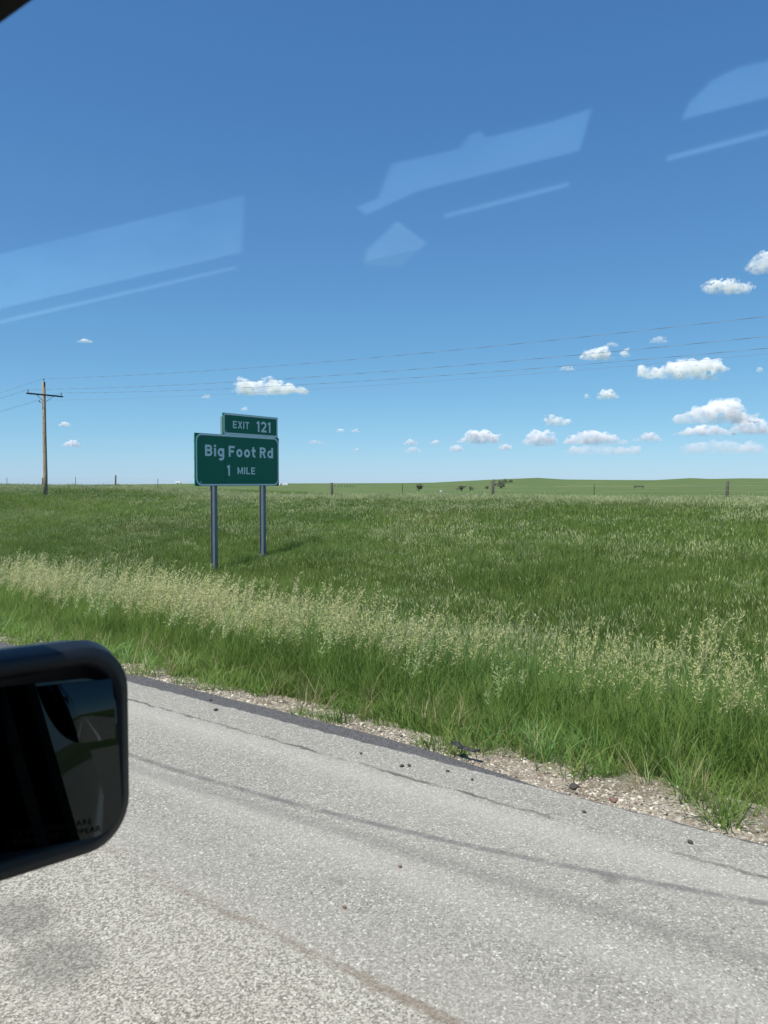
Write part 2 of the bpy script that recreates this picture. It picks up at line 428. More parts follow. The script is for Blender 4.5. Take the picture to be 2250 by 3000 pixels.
def lens(V, F, p, d, ln, w, ax):
    d = d.normalized(); s = d.cross(ax)
    if s.length < .1: s = d.cross(Vector((1, .3, 0)))
    s.normalize(); b = len(V)
    V.extend((p, p + d * ln * .45 + s * w, p + d * ln, p + d * ln * .45 - s * w)); F.append((b, b + 1, b + 2, b + 3))

def brome(n, rad, h0, h1_, mat_head, lean_az=-.35):
    """Tall stalks with loose nodding panicles, leaning with the wind."""
    V, F, MI = [], [], []
    for _ in range(n):
        a = random.uniform(0, 6.283); r = rad * math.sqrt(random.random()); hh = random.uniform(h0, h1_)
        az = lean_az + random.gauss(0, .55); d = Vector((math.cos(az), math.sin(az), 0)); bend = random.uniform(.08, .32)
        base = Vector((r * math.cos(a), r * math.sin(a), 0)); s = Vector((-d.y, d.x, 0))
        pt = lambda t: base + d * (bend * hh * t * t * t) + Vector((0, 0, hh * t * (1 - .1 * bend * t)))
        b = len(V); f0 = len(F)
        for i in range(5):
            p = pt(i / 4); ww = .0016 * (1 - .4 * i / 4); V.extend((p - s * ww, p + s * ww))
        for i in range(4): F.append((b + 2 * i, b + 2 * i + 1, b + 2 * i + 3, b + 2 * i + 2))
        for _b in range(3): blade(V, F, base.x, base.y, hh * random.uniform(.45, .75), .007, random.uniform(0, 6.28), random.uniform(.2, .7))
        MI += [0] * (len(F) - f0); f0 = len(F)
        for j in range(40):                                   # spikelets on short drooping branches
            t = .74 + .27 * (j / 39) ; p = pt(t)
            ang = random.uniform(0, 6.28) if random.random() < .45 else az + random.gauss(0, .7)
            o = Vector((math.cos(ang), math.sin(ang), random.uniform(.1, .7))) * random.uniform(.003, .030) * (1.15 - (t - .74) / .3)
            dd = Vector((math.cos(ang), math.sin(ang), random.uniform(.1, 1.5)))
            lens(V, F, p + o, dd, random.uniform(.022, .042), random.uniform(.0024, .0042), Vector((random.uniform(-1, 1), random.uniform(-1, 1), random.uniform(-1, 1))))
        MI += [1] * (len(F) - f0)
    return source('brome', V, F, [m_blade, mat_head], MI)

def spikes(n, rad, h0, h1_, hw, hl, mat_head, mat_st):
    V, F, MI = [], [], []
    for _ in range(n):
        a = random.uniform(0, 6.283); r = rad * math.sqrt(random.random()); hh = random.uniform(h0, h1_)
        az = random.gauss(-.3, .8); d = Vector((math.cos(az), math.sin(az), 0)); bend = random.uniform(.05, .3)
        base = Vector((r * math.cos(a), r * math.sin(a), 0))
        pt = lambda t: base + d * (bend * hh * t * t) + Vector((0, 0, hh * t))
        s = Vector((-math.sin(az), math.cos(az), 0)); b = len(V)
        for t in (0, .5, .85): V.extend((pt(t) - s * hw * .12, pt(t) + s * hw * .12))
        F += [(b, b + 1, b + 3, b + 2), (b + 2, b + 3, b + 5, b + 4)]; MI += [0, 0]
        L_ = hl * random.uniform(.7, 1.3); p0 = pt(.85); dd = (pt(1) - p0).normalized()
        for ax in (Vector((1, 0, 0)), Vector((0, 1, 0))):
            lens(V, F, p0, dd, L_, hw * .5, ax); MI.append(1)
    return source('spikes', V, F, [mat_st, mat_head], MI)

def spread(dens, u0, u1, maxv=2.0, pad=4.0):
    """Random points over the strip u0..u1 within the wedge of ground in view (and some way beside it)."""
    vmax = maxv * u1 + 6; vmin = .18 * u0 - pad
    n = int(dens * (u1 - u0) * (vmax - vmin)); u = RNG.uniform(u0, u1, n); v = RNG.uniform(vmin, vmax, n)
    kp = (v > .18 * u - pad) & (v < maxv * u + 6); return u[kp], v[kp]

def lay(name, sets, label):
    """SETS: (u, v, sources, scale range, tint, tilt)."""
    pts, rz, tl, sc, ix, tn, src = [], [], [], [], [], [], []
    for u, v, sources, s0, s1, tint, tilt, sz in sets:
        n = len(u); z = H(u, v) - .012
        pts.append(np.stack([u, v, z], -1)); rz.append(RNG.normal(0, .45, n) if tilt < 0 else RNG.uniform(0, 6.283, n))
        tl.append(RNG.normal(0, abs(tilt), (n, 2))); s = RNG.uniform(s0, s1, n) * sz
        sc.append(np.stack([s * RNG.uniform(.9, 1.1, n), s, s * RNG.uniform(.88, 1.12, n)], -1))
        if sources[0] not in src: src = src + list(sources)
        ix.append(RNG.integers(0, len(sources), n) + src.index(sources[0])); tn.append(tint)
    # names keep the collection order that the index picks from
    for i, s in enumerate(src): s.name = '%s_%03d' % (name, i)
    return scatter(name, np.concatenate(pts), np.concatenate(rz), np.concatenate(tl), np.concatenate(sc), np.concatenate(ix), np.concatenate(tn), src, label)

def tintf(u, v, base=.45, amp=.9, wl=(2.2, 7.5), seed=20):
    t = base + amp * ((vnoise(u, v, wl[0], seed) - .5) * .5 + (vnoise(u, v, wl[1], seed + 1) - .5) * .8) + RNG.normal(0, .13, len(u))
    return np.clip(t, 0, 1)

near_t = [tuft(30, .085, .22, .54, .0085, -.3, (.15, .75)) for _ in range(5)]
low_t = [tuft(16, .05, .08, .24, .0075, 3.1, (.3, 1.1)) for _ in range(4)]
wide_t = [tuft(16, .07, .20, .42, .014, 3.1, (.35, .95), m_leafy) for _ in range(3)]
dry_t = [tuft(12, .06, .15, .42, .004, 3.1, (.3, 1.2), m_dry) for _ in range(2)]
brome_t = [brome(5, .24, .62, .98, m_head) for _ in range(8)]
# verge beside the gravel
u, v = spread(130, 4.75, 6.6); kp = RNG.random(len(u)) < sstep(4.62, 5.15, u - .0 * v - (vnoise(u, v, .7, 30) - .5) * .55); u, v = u[kp], v[kp]
og = lambda v: .0 * v
S_near = (0.38 + .62 * sstep(4.65, 5.9, u)) * (.78 + .5 * vnoise(u, v, .9, 36))
ul, vl = spread(110, 4.34, 5.3); kp = vnoise(ul, vl, .45, 31) + .62 * (ul - 4.4 - og(vl)) > .60; ul, vl = ul[kp], vl[kp]
uw, vw = spread(22, 4.6, 5.6); kp = (vnoise(uw, vw, .9, 33) > .5) & (uw > 4.62 + og(vw)); uw, vw = uw[kp], vw[kp]
ud, vd_ = spread(9, 4.45, 5.4)
lay('verge_grass', [(u, v, near_t, .65, 1.08, tintf(u, v, .5), .10, S_near), (ul, vl, low_t, .6, 1.3, tintf(ul, vl, .65), .2, 1.0),
                    (uw, vw, wide_t, .5, .85, tintf(uw, vw, .75), .15, 1.0), (ud, vd_, dry_t, .6, 1.2, tintf(ud, vd_), .2, 1.0)],
    'bright green grass of the verge beside the gravel')
# tall pale brome band
u, v = spread(44, 5.25, 7.2); p_ = np.exp(-((u - 6.08 - (vnoise(u, v, 3.0, 34) - .5) * .5) / .50) ** 2) * (.34 + .66 * sstep(.3, .55, vnoise(u, v, 1.3, 35)) ) * (.8 + .2 * sstep(3, 9, v))
kp = RNG.random(len(u)) < p_; u, v = u[kp], v[kp]
u2, v2 = spread(3.2, 5.05, 5.9); kp = vnoise(u2, v2, 1.4, 37) > .42; u2, v2 = u2[kp], v2[kp]
brome_g = [brome(5, .18, .55, .80, m_head2) for _ in range(3)]
lay('brome_grass', [(u, v, brome_t, .78, 1.08, tintf(u, v, .5), -.07, 1.0), (u2, v2, brome_g, .8, 1.1, tintf(u2, v2, .4), -.07, 1.0)], 'band of tall pale seed-headed grass beyond the verge')
# ditch and back slope
mid_t = [tuft(34, .20, .22, .48, .012, -.3, (.15, .7), m_field) for _ in range(5)]
far_t = [tuft(34, .42, .20, .44, .026, -.3, (.15, .8), m_field, segs=2) for _ in range(5)]
spk_n = [spikes(8, .2, .42, .66, .0105, .10, m_head2, m_field) for _ in range(4)]
spk_m = [spikes(10, .35, .40, .60, .016, .12, m_head2, m_field) for _ in range(4)]
spk_f = [spikes(10, .5, .38, .54, .024, .13, m_head2, m_field) for _ in range(4)]
sets = []
u, v = spread(85, 6.3, 12); sets.append((u, v, mid_t, .8, 1.2, tintf(u, v, .42, 1.2, (3, 13)), .1, .75 + .5 * vnoise(u, v, 2.6, 50)))
u, v = spread(42, 12, 25); sets.append((u, v, mid_t, .9, 1.4, tintf(u, v, .46, 1.2, (3, 13)), .1, .75 + .5 * vnoise(u, v, 2.6, 50)))
u, v = spread(17, 25, 48); sets.append((u, v, far_t, .8, 1.25, tintf(u, v, .58, 1.2, (4, 15)), .1, .75 + .5 * vnoise(u, v, 4, 51)))
u, v = spread(2.6, 48, 92, 1.9, 8); sets.append((u, v, far_t, .8, 1.3, tintf(u, v, .5, 1.0, (5, 16)), .1, 1.3))
u, v = spread(5, 20, 46); kp = vnoise(u, v, 6.5, 60) > .70; u, v = u[kp], v[kp]; sets.append((u, v, [tuft(14, .2, .25, .5, .010, -.3, (.2, .9), m_dry) for _ in range(2)], .8, 1.3, tintf(u, v), .15, 1.0))
lay('field_grass', sets, 'green field grass of the ditch and the slope up to the fence')
sets = []
for dens, a, b, src, sd_ in ((9, 7, 13, spk_n, 40), (6.5, 13, 25, spk_m, 40), (3.0, 25, 49, spk_f, 40)):
    u, v = spread(dens, a, b)
    p_ = sstep(.36, .66, .55 * vnoise(u, v * .6, 4.2, sd_) + .45 * vnoise(u, v, 1.5, sd_ + 1))
    kp = RNG.random(len(u)) < .12 + .88 * p_; u, v = u[kp], v[kp]
    sets.append((u, v, src, .8, 1.2, tintf(u, v, .45), .1, 1.0))
u, v = spread(5, 40, 48.5); sets.append((u, v, spk_f, .9, 1.25, tintf(u, v, .6), .1, 1.0))
lay('seed_grass', sets, 'pale seed heads standing above the field grass')

# ------------------------------------------------------------------ guide sign
k = NT('green_sheeting'); P = k.obj()
c = k.mix(k.noise(P, 2.5, 4), (.003, .150, .088), (.004, .180, .105)); m_green = k.surf(k.principled(c, .45, spec=.3))
m_legend = simple('white_sheeting', (.84, .86, .86), .45, 0, 6, .05)
m_alu = simple('bare_aluminium', (.42, .45, .47), .42, .75, 9, .15)
k = NT('galvanised_steel'); P = k.obj()
f = k.noise(k.mapping(P, (6, 6, .7)), 3, 5, .65); c = k.mix(f, (.13, .16, .20), (.27, .30, .33))
c = k.mix(k.ramp(k.noise(k.mapping(P, (20, 20, .6)), 3, 4, .7), .62, .74), c, (.36, .34, .30))
m_galv = k.surf(k.principled(c, .5, .55))

def arc(cx, cy_, rx, ry, a0, a1, n=10): return [(cx + rx * math.cos(R(a0 + (a1 - a0) * i / n)), cy_ + ry * math.sin(R(a0 + (a1 - a0) * i / n))) for i in range(n + 1)]
def glyph(ch, s):
    """(advance width, list of (polyline, closed)) at cap height 1 for stroke width s."""
    a = s / 2; xh = .74
    if ch == 'E': w = .62; return w, [([(a, 0), (a, 1)], 0), ([(0, 1 - a), (w, 1 - a)], 0), ([(0, .51), (w * .9, .51)], 0), ([(0, a), (w, a)], 0)]
    if ch == 'F': w = .64; return w, [([(a, 0), (a, 1)], 0), ([(0, 1 - a), (w, 1 - a)], 0), ([(0, .50), (w * .86, .50)], 0)]
    if ch == 'L': w = .60; return w, [([(a, 0), (a, 1)], 0), ([(0, a), (w, a)], 0)]
    if ch == 'I': w = s; return w, [([(a, 0), (a, 1)], 0)]
    if ch == 'T': w = .64; return w, [([(w / 2, 0), (w / 2, 1)], 0), ([(0, 1 - a), (w, 1 - a)], 0)]
    if ch == 'X': w = .70; return w, [([(a * 1.1, 0), (w - a * 1.1, 1)], 0), ([(a * 1.1, 1), (w - a * 1.1, 0)], 0)]
    if ch == 'M': w = .86; return w, [([(a, 0), (a, 1)], 0), ([(w - a, 0), (w - a, 1)], 0), ([(a * 1.1, .97), (w / 2, .16), (w - a * 1.1, .97)], 0)]
    if ch in 'BR':
        w = .72; m = .53; r1 = (1 - a - m) / 2; top = [(a, 1 - a), (w - a - r1 * 1.1, 1 - a)] + arc(w - a - r1 * 1.1, 1 - a - r1, r1, r1, 90, -90)[1:] + [(a, m)]
        if ch == 'R': return w, [([(a, 0), (a, 1)], 0), (top, 0), ([(w * .5, m), (w - a * 1.05, 0)], 0)]
        r2 = (m - a) / 2; return w, [([(a, 0), (a, 1)], 0), (top, 0), ([(a, m), (w - a - r2, m)] + arc(w - a - r2, a + r2, r2, r2, 90, -90)[1:] + [(a, a)], 0)]
    if ch == 'o': w = .66; return w, [(arc(w / 2, xh / 2, w / 2 - a, xh / 2 - a + .01, 0, 360, 24)[:-1], 1)]
    if ch == 'd': w = .66; return w, [(arc(w / 2 - .01, xh / 2, w / 2 - a, xh / 2 - a + .01, 0, 360, 24)[:-1], 1), ([(w - a, 0), (w - a, 1)], 0)]
    if ch == 'g': w = .66; return w, [(arc(w / 2 - .01, xh / 2, w / 2 - a, xh / 2 - a + .01, 0, 360, 24)[:-1], 1), ([(w - a, xh), (w - a, -.04)] + arc(w / 2, -.04, w / 2 - a, .22, 0, -140, 10)[1:], 0)]
    if ch == 'i': w = s * 1.05; return w, [([(w / 2, 0), (w / 2, xh)], 0), ([(w / 2, .83), (w / 2, 1.02)], 0)]
    if ch == 't': w = .46; return w, [([(.2, .98), (.2, .22)] + arc(.38, .22, .18, .22 - a, 180, 285, 8)[1:], 0), ([(0, xh - a), (w, xh - a)], 0)]
    if ch == '1': w = .34; return w, [([(w - a, 0), (w - a, 1)], 0), ([(w - a, .96 - a), (.02, .80)], 0)]
    if ch == '2':
        w = .68; r = w / 2 - a; return w, [(arc(w / 2, 1 - a - r, r, r, 165, -38, 14) + [(a * 1.5, a)], 0), ([(a * .6, a), (w, a)], 0)]
    return .4, []
def ribbon(V, F, pts, closed, s, x0, y0, sc, depth):
    P2 = [np.array(p) for p in pts]; n = len(P2); b = len(V)
    for i in range(n):
        if closed: p, q = P2[i - 1], P2[(i + 1) % n]
        else: p, q = P2[max(i - 1, 0)], P2[min(i + 1, n - 1)]
        d1 = P2[i] - p if (closed or i > 0) else q - P2[i]; d2 = q - P2[i] if (closed or i < n - 1) else P2[i] - p
        d1 = d1 / np.linalg.norm(d1); d2 = d2 / np.linalg.norm(d2)
        nn = np.array([-d1[1] - d2[1], d1[0] + d2[0]]); nn /= np.linalg.norm(nn); m = min(1.8, 1 / max(.3, abs(nn @ np.array([-d1[1], d1[0]]))))
        for sg in (1, -1):
            w = P2[i] + nn * m * s / 2 * sg; V.append((x0 + w[0] * sc, -depth, y0 + w[1] * sc))
    for i in range(n if closed else n - 1):
        j = (i + 1) % n; F.append((b + 2 * i, b + 2 * i + 1, b + 2 * j + 1, b + 2 * j))
def legend(name, text, x0, x1, base, cap, s, parent, loc, space=.42, gap=.16):
    """Lettering between x0 and x1 (m) on a panel face lying in the XZ plane at y = loc.y."""
    gl = [(glyph(c_, s) if c_ != ' ' else (None, None)) for c_ in text]; wid = 0; prev = False
    xs = []
    for w, st in gl:
        if w is None: wid += space; prev = False; xs.append(None); continue
        if prev: wid += gap
        xs.append(wid); wid += w; prev = True
    sx = (x1 - x0) / wid
    for ch, (w, st), x in zip(text, gl, xs):
        if w is None: continue
        V, F = [], []
        for i, (pts, cl) in enumerate(st):
            b = len(V); ribbon(V, F, pts, cl, s, 0, 0, 1.0, .0004 * i)
            for j in range(b, len(V)): V[j] = (x0 + (x + V[j][0]) * sx, V[j][1], base + V[j][2] * cap)
        mesh_obj('numeral' if ch.isdigit() else 'letter', V, F, m_legend, parent, loc=loc)
def ring(name, x0, x1, z0, z1, wd_, rad, mat, parent, y):
    def rr(a, b, c_, d, r): return [(b - r + r * math.cos(R(t)), d - r + r * math.sin(R(t))) for t in range(0, 91, 10)] + [(a + r + r * math.cos(R(t)), d - r + r * math.sin(R(t))) for t in range(90, 181, 10)] + [(a + r + r * math.cos(R(t)), c_ + r + r * math.sin(R(t))) for t in range(180, 271, 10)] + [(b - r + r * math.cos(R(t)), c_ + r + r * math.sin(R(t))) for t in range(270, 361, 10)]
    o_ = rr(x0, x1, z0, z1, rad); i_ = rr(x0 + wd_, x1 - wd_, z0 + wd_, z1 - wd_, max(rad - wd_, .01)); n = len(o_)
    V = [(x, y, z) for x, z in o_ + i_]; F = [(i, (i + 1) % n, n + (i + 1) % n, n + i) for i in range(n)]
    return mesh_obj(name, V, F, mat, parent)

SU, SV = 17.23, 21.02; SW, SH = 4.06, 1.83; SZ = 1.69
sg = empty('exit_sign', (SU, SV, h1(SU + 2, SV)), 'large green exit sign on two steel posts with a smaller number plaque on top', 'road sign')
g0 = sg.location.z
for i in range(3):
    bm = bmesh.new(); wseg = SW / 3; add_box(bm, i * wseg + .004, (i + 1) * wseg - .004, 0, .05, SZ - g0, SZ + SH - g0, .003)
    bm_obj('panel_sheet', bm, m_green, sg)
zb = SZ - g0
ring('panel_border', .035, SW - .015, zb + .015, zb + SH - .012, .055, .26, m_legend, sg, -.003)
legend('destination_lettering', 'Big Foot Rd', .44, 3.74, zb + SH - .785, .395, .205, sg, (0, -.003, 0), .46, .17)
legend('distance_number', '1', 1.43, 1.57, zb + SH - 1.465, .385, .19, sg, (0, -.003, 0))
legend('distance_lettering', 'MILE', 1.93, 2.80, zb + SH - 1.405, .255, .18, sg, (0, -.003, 0), .4, .17)
bm = bmesh.new(); add_box(bm, .20, .27, -.004, -.002, zb + .09, zb + .17); bm_obj('date_sticker', bm, simple('sticker', (.30, .36, .36), .5, 0, 60, .5), sg)
# plaque
px0, px1, pz0, pz1 = 1.26, 3.99, zb + SH + .012, zb + SH + .775
bm = bmesh.new(); add_box(bm, px0, px1, -.01, .035, pz0, pz1, .003); pq = bm_obj('exit_plaque', bm, m_green, sg)
ring('plaque_border', px0 + .012, px1 - .012, pz0 + .012, pz1 - .012, .055, .10, m_legend, pq, -.013)
legend('exit_lettering', 'EXIT', px0 + .46, px0 + 1.25, pz1 - .525, .262, .17, pq, (0, -.013, 0), .4, .16)
legend('exit_number', '121', px0 + 1.62, px0 + 2.34, pz1 - .60, .40, .185, pq, (0, -.013, 0), .4, .15)
bm = bmesh.new(); add_box(bm, px0 + .09, px0 + .15, -.0145, -.0125, pz0 + .09, pz0 + .15); bm_obj('date_sticker', bm, bpy.data.materials['sticker'], pq)
for x in (px0 + .01, px1 - .02):
    bm = bmesh.new(); add_box(bm, x, x + .05, .055, .15, zb + 1.2, pz1 - .13, .003); bm_obj('plaque_brace', bm, m_alu, sg)
for z in (zb + .28, zb + .92, zb + 1.52):
    bm = bmesh.new(); add_box(bm, .03, SW - .03, .052, .098, z, z + .09, .003); bm_obj('wind_beam', bm, m_alu, sg)
def ibeam(bm, x, y, z0, z1, d=.21, b=.14, tf=.012, tw=.009):
    add_box(bm, x - b / 2, x + b / 2, y, y + tf, z0, z1); add_box(bm, x - b / 2, x + b / 2, y + d - tf, y + d, z0, z1)
    add_box(bm, x - tw / 2, x + tw / 2, y + tf, y + d - tf, z0, z1)
for u_s in (18.23, 20.61):
    x = u_s - SU; gb = h1(u_s, SV) - g0
    bm = bmesh.new(); ibeam(bm, x, .10, gb - .25, zb + SH - .06)
    add_box(bm, x - .09, x + .09, .07, .34, gb + .22, gb + .245); add_box(bm, x - .09, x + .09, .07, .34, gb + .25, gb + .275)
    bm_obj('post', bm, m_galv, sg)

# ------------------------------------------------------------------ wire fence
m_wood = simple('weathered_wood', (.105, .095, .085), .9, 0, 30, .35, .2, .4)
m_tpost = simple('rusty_steel', (.035, .042, .032), .7, .2, 20, .4)
m_wire = simple('fence_wire', (.30, .29, .28), .55, .6, 4, .1)
FU = 46.0
fence = empty('wire_fence', (FU, 45, h1(FU, 45)), 'wire fence of alternating wooden and thin steel posts along the top of the grassy slope', 'fence')
fz0 = fence.location.z
tops = []
posts_v = [(-4, 0), (3.1, 1), (10.5, 0), (18.2, 1), (25.3, 0), (32.8, 1), (39.6, 0), (47, 1), (54, 0), (61.6, 1), (68.5, 0), (75.7, 1), (82.3, 0), (90.2, 1), (97, 0), (104.5, 1)]
for i, (v, kind) in enumerate(posts_v):
    z = h1(FU, v); hgt = (1.36 + random.uniform(-.05, .22)) if kind == 0 else 1.34 + random.uniform(-.04, .1)
    bm = bmesh.new(); tx, ty = random.gauss(0, .025), random.gauss(0, .025)
    if kind == 0:
        rr = random.uniform(.075, .10)
        add_tube(bm, [(0, v - 45, z - fz0 - .3), (tx * .5, v - 45 + ty * .5, z - fz0 + hgt * .5), (tx, v - 45 + ty, z - fz0 + hgt - .02), (tx, v - 45 + ty, z - fz0 + hgt)], [rr * 1.05, rr, rr * .95, rr * .8], 10)
        bm_obj('wooden_post', bm, m_wood, fence, True)
    else:
        add_box(bm, -.006, .006, v - 45 - .022, v - 45 + .022, z - fz0 - .3, z - fz0 + hgt); add_box(bm, -.022, .03, v - 45 - .005, v - 45 + .005, z - fz0 - .3, z - fz0 + hgt - .01)
        bm_obj('steel_post', bm, m_tpost, fence)
    tops.append((v, z - fz0))
for hw in (.35, .62, .90, 1.2):
    bm = bmesh.new(); pts = []
    for (v0, z0), (v1, z1) in zip(tops, tops[1:]):
        for j in range(4):
            t = j / 4; pts.append((-.09, v0 + (v1 - v0) * t - 45, z0 + (z1 - z0) * t + hw - .03 * math.sin(math.pi * t)))
    add_tube(bm, pts, .004, 4); bm_obj('wire', bm, m_wire, fence)

# ------------------------------------------------------------------ utility pole and lines
k = NT('pole_wood'); P = k.obj()
f = k.noise(k.mapping(P, (14, 14, .5)), 3, 5, .7); c = k.mix(k.ramp(f, .3, .7), (.20, .15, .105), (.46, .375, .28))
c = k.mix(k.ramp(k.noise(k.mapping(P, (30, 30, 2.0)), 2, 4, .8), .66, .72), c, (.07, .05, .04))
m_pole = k.surf(k.principled(c, .85, normal=k.bump(f, .5, .01), spec=.2))
m_arm = simple('crossarm_wood', (.085, .08, .075), .85, 0, 9, .3)
m_iron = simple('pole_iron', (.06, .065, .07), .6, .5, 9, .2)
m_porc = simple('insulator_glaze', (.11, .17, .18), .25, 0, 9, .2)
UPU, UPV = 33.2, 59.0
zg = h1(UPU, UPV); ztop = EYE + 8.05
up = empty('utility_pole', (UPU, UPV, zg), 'tall tan wooden utility pole with a single crossarm standing on the slope by the fence', 'utility pole')
hp = ztop - zg
bm = bmesh.new(); add_tube(bm, [(0, 0, -.4), (.02, 0, 2), (.01, .01, 5), (0, 0, hp - .02), (0, 0, hp)], [.172, .166, .150, .132, .12], 16); bm_obj('pole', bm, m_pole, up, True)
za = hp - 1.02
bm = bmesh.new(); add_box(bm, -1.53, 1.53, -.235, -.13, za - .06, za + .06, .006); bm_obj('crossarm', bm, m_arm, up)
for s in (-1, 1):
    bm = bmesh.new(); add_tube(bm, [(s * .72, -.24, za - .05), (s * .1, -.15, za - .52)], .018, 6); bm_obj('brace', bm, m_iron, up)
def insulator(x, y, z, pin=.14):
    bm = bmesh.new(); add_tube(bm, [(x, y, z - .02), (x, y, z + pin)], .013, 6); pn = bm_obj('insulator_pin', bm, m_iron, up)
    bm = bmesh.new(); prof = [(.03, 0), (.062, .015), (.065, .05), (.035, .06), (.05, .075), (.05, .10), (.028, .115), (.034, .15), (.02, .165)]
    add_tube(bm, [(x, y, z + pin - .04 + q) for _, q in prof], [r for r, _ in prof], 12); bm_obj('insulator', bm, m_porc, pn, True)
    return Vector((UPU + x, UPV + y, zg + z + pin + .10))
bm = bmesh.new(); add_box(bm, -.06, .06, -.145, -.135, hp - .35, hp + .04); bm_obj('ridge_pin_bracket', bm, m_iron, up)
A = [insulator(.0, -.05, hp, .2), insulator(-1.40, -.18, za + .06), insulator(1.40, -.18, za + .06)]
bm = bmesh.new(); add_tube(bm, [(-.12, 0, za - .66), (-.34, -.02, za - .55), (-.42, -.02, za - .53)], .02, 6); add_tube(bm, [(-.40, -.02, za - .60), (-.40, -.02, za - .46)], .035, 8)
bm_obj('neutral_bracket', bm, m_iron, up)
for zz in (1.6, 2.9, 4.4, 5.6):
    bm = bmesh.new(); add_tube(bm, [(-.13, -.02, zz + .9), (-.18, -.06, zz + .93), (-.12, -.10, zz + .88)], .010, 5); bm_obj('staple', bm, m_iron, up)
m_cond = simple('aluminium_conductor', (.30, .36, .43), .4, .35, 1, .1)
A.append(Vector((UPU - .40, UPV - .02, zg + za - .45)))
labels = ['topmost overhead wire leaving the peak of the utility pole', 'overhead wire tied to the left end of the crossarm', 'overhead wire tied to the right end of the crossarm', 'thin lowest overhead wire on the bracket below the crossarm']
def span(p, q, sag, n): return [p.lerp(q, i / n) - Vector((0, 0, 4 * sag * (i / n) * (1 - i / n))) for i in range(n + 1)]
for i, a in enumerate(A):
    back = Vector((a.x, a.y - 106, a.z - .2)); fwd = Vector((a.x, a.y + 104, a.z - 1.6))
    p = list(reversed(span(a, back, 1.75 if i < 3 else 1.5, 260)))[:-1] + span(a, fwd, 2.2, 120)
    bm = bmesh.new()
    if i < 3:                                               # two conductors twisted round each other
        tot = 0; prev = p[0]; st = [[], []]
        for q in p:
            tot += (q - prev).length; prev = q; an = tot / 3.4 * 6.28318
            o_ = Vector((math.cos(an), 0, math.sin(an))) * .0065
            st[0].append(q + o_); st[1].append(q - o_)
        for s_ in st: add_tube(bm, s_, .0065, 5)
    else: add_tube(bm, p, .006, 5)
    o = bm_obj('power_line', bm, m_cond, None); tag(o, labels[i], 'power line', 'overhead wires')

# ------------------------------------------------------------------ far trees, bushes and farm things
def cam_pt(px, Z):
    """Ground point at depth Z along the direction through column px of the 1659-wide frame."""
    t = (px - 829.5) / 1661; u, v = Z * (.8 + .6 * t), Z * (.6 - .8 * t); return Vector((u, v, h1(u, v)))
m_leaf = NT('far_foliage'); k = m_leaf; oi = k.noise(k.obj(), 1.4, 3)
c = k.mix(oi, (.062, .082, .050), (.125, .150, .090)); m_leaf = k.surf(k.principled(c, .9, spec=.1))
m_bark = simple('grey_bark', (.13, .115, .10), .95, 0, 5, .3)
def far_tree(name, px, Z, w, hgt, label, group, bare=0.0, n=700, cat='tree'):
    p = cam_pt(px, Z); t = empty(name, p, label, cat, group)
    bm = bmesh.new(); tips = []
    for s in range(4):
        a = random.uniform(0, 6.28); q = Vector((math.cos(a) * w * .22, math.sin(a) * w * .22, hgt * random.uniform(.55, .85)))
        add_tube(bm, [(0, 0, -.3), q * .35 + Vector((0, 0, .1)), q], [.22, .15, .05], 6); tips.append(q)
        for _ in range(3):
            e = q * random.uniform(.5, .9); f_ = e + Vector((random.gauss(0, w * .2), random.gauss(0, w * .2), hgt * random.uniform(.05, .3))); add_tube(bm, [e, f_], [.07, .02], 5); tips.append(f_)
    bm_obj('trunk', bm, m_bark, t, True)
    V, F = [], []
    lobes = [(Vector((random.uniform(-.36, .36) * w, random.uniform(-.36, .36) * w, hgt * random.uniform(.24, .76))), w * random.uniform(.13, .24), hgt * random.uniform(.16, .27)) for _ in range(11)]
    lobes += [(Vector((tp.x, tp.y, min(tp.z, hgt * .85))), w * .12, hgt * .13) for tp in tips[:6]]
    for _ in range(n):
        L_, rw, rh = random.choice(lobes); d = Vector((random.gauss(0, 1), random.gauss(0, 1), random.gauss(0, 1))).normalized() * random.uniform(.4, 1.0)
        c_ = L_ + Vector((d.x * rw, d.y * rw, d.z * rh)); c_.z = max(c_.z, .15)
        s = random.uniform(.16, .34) * (hgt / 5) ** .5; a = Vector((random.gauss(0, 1), random.gauss(0, 1), random.gauss(0, 1))).normalized(); b = a.orthogonal().normalized()
        i = len(V); V += [c_ + a * s, c_ + b * s * .8, c_ - a * s, c_ - b * s * .8]; F.append((i, i + 1, i + 2, i + 3))
    mesh_obj('crown', V, F, m_leaf, t); return t
far_tree('far_tree', 905, 420, 4.4, 3.9, 'small round dark tree alone on the far pasture', 'trees and bushes on the far pasture', n=900)
far_tree('far_tree', 1082, 400, 9.6, 5.6, 'wide spreading grey-green tree just right of a wooden fence post', 'trees and bushes on the far pasture', n=1500)
far_tree('far_bush', 997, 330, 4.2, 2.6, 'left and larger of two bushes touching each other on the far pasture', 'trees and bushes on the far pasture', cat='bush')
far_tree('far_bush', 1016, 332, 2.8, 2.2, 'right and smaller of two bushes touching each other on the far pasture', 'trees and bushes on the far pasture', n=420, cat='bush')
far_tree('far_bush', 1052, 385, 2.6, 1.8, 'low bush just left of the wooden post beside the spreading tree', 'trees and bushes on the far pasture', n=320, cat='bush')
SHRUBS = ['leftmost speck-like shrub in the far row right of the sign', 'second speck-like shrub from the left in the far row right of the sign', 'third speck-like shrub from the left in the far row right of the sign', 'fourth speck-like shrub from the left in the far row right of the sign', 'fifth speck-like shrub from the left in the far row right of the sign', 'sixth speck-like shrub from the left in the far row right of the sign', 'rightmost speck-like shrub in the far row right of the sign']
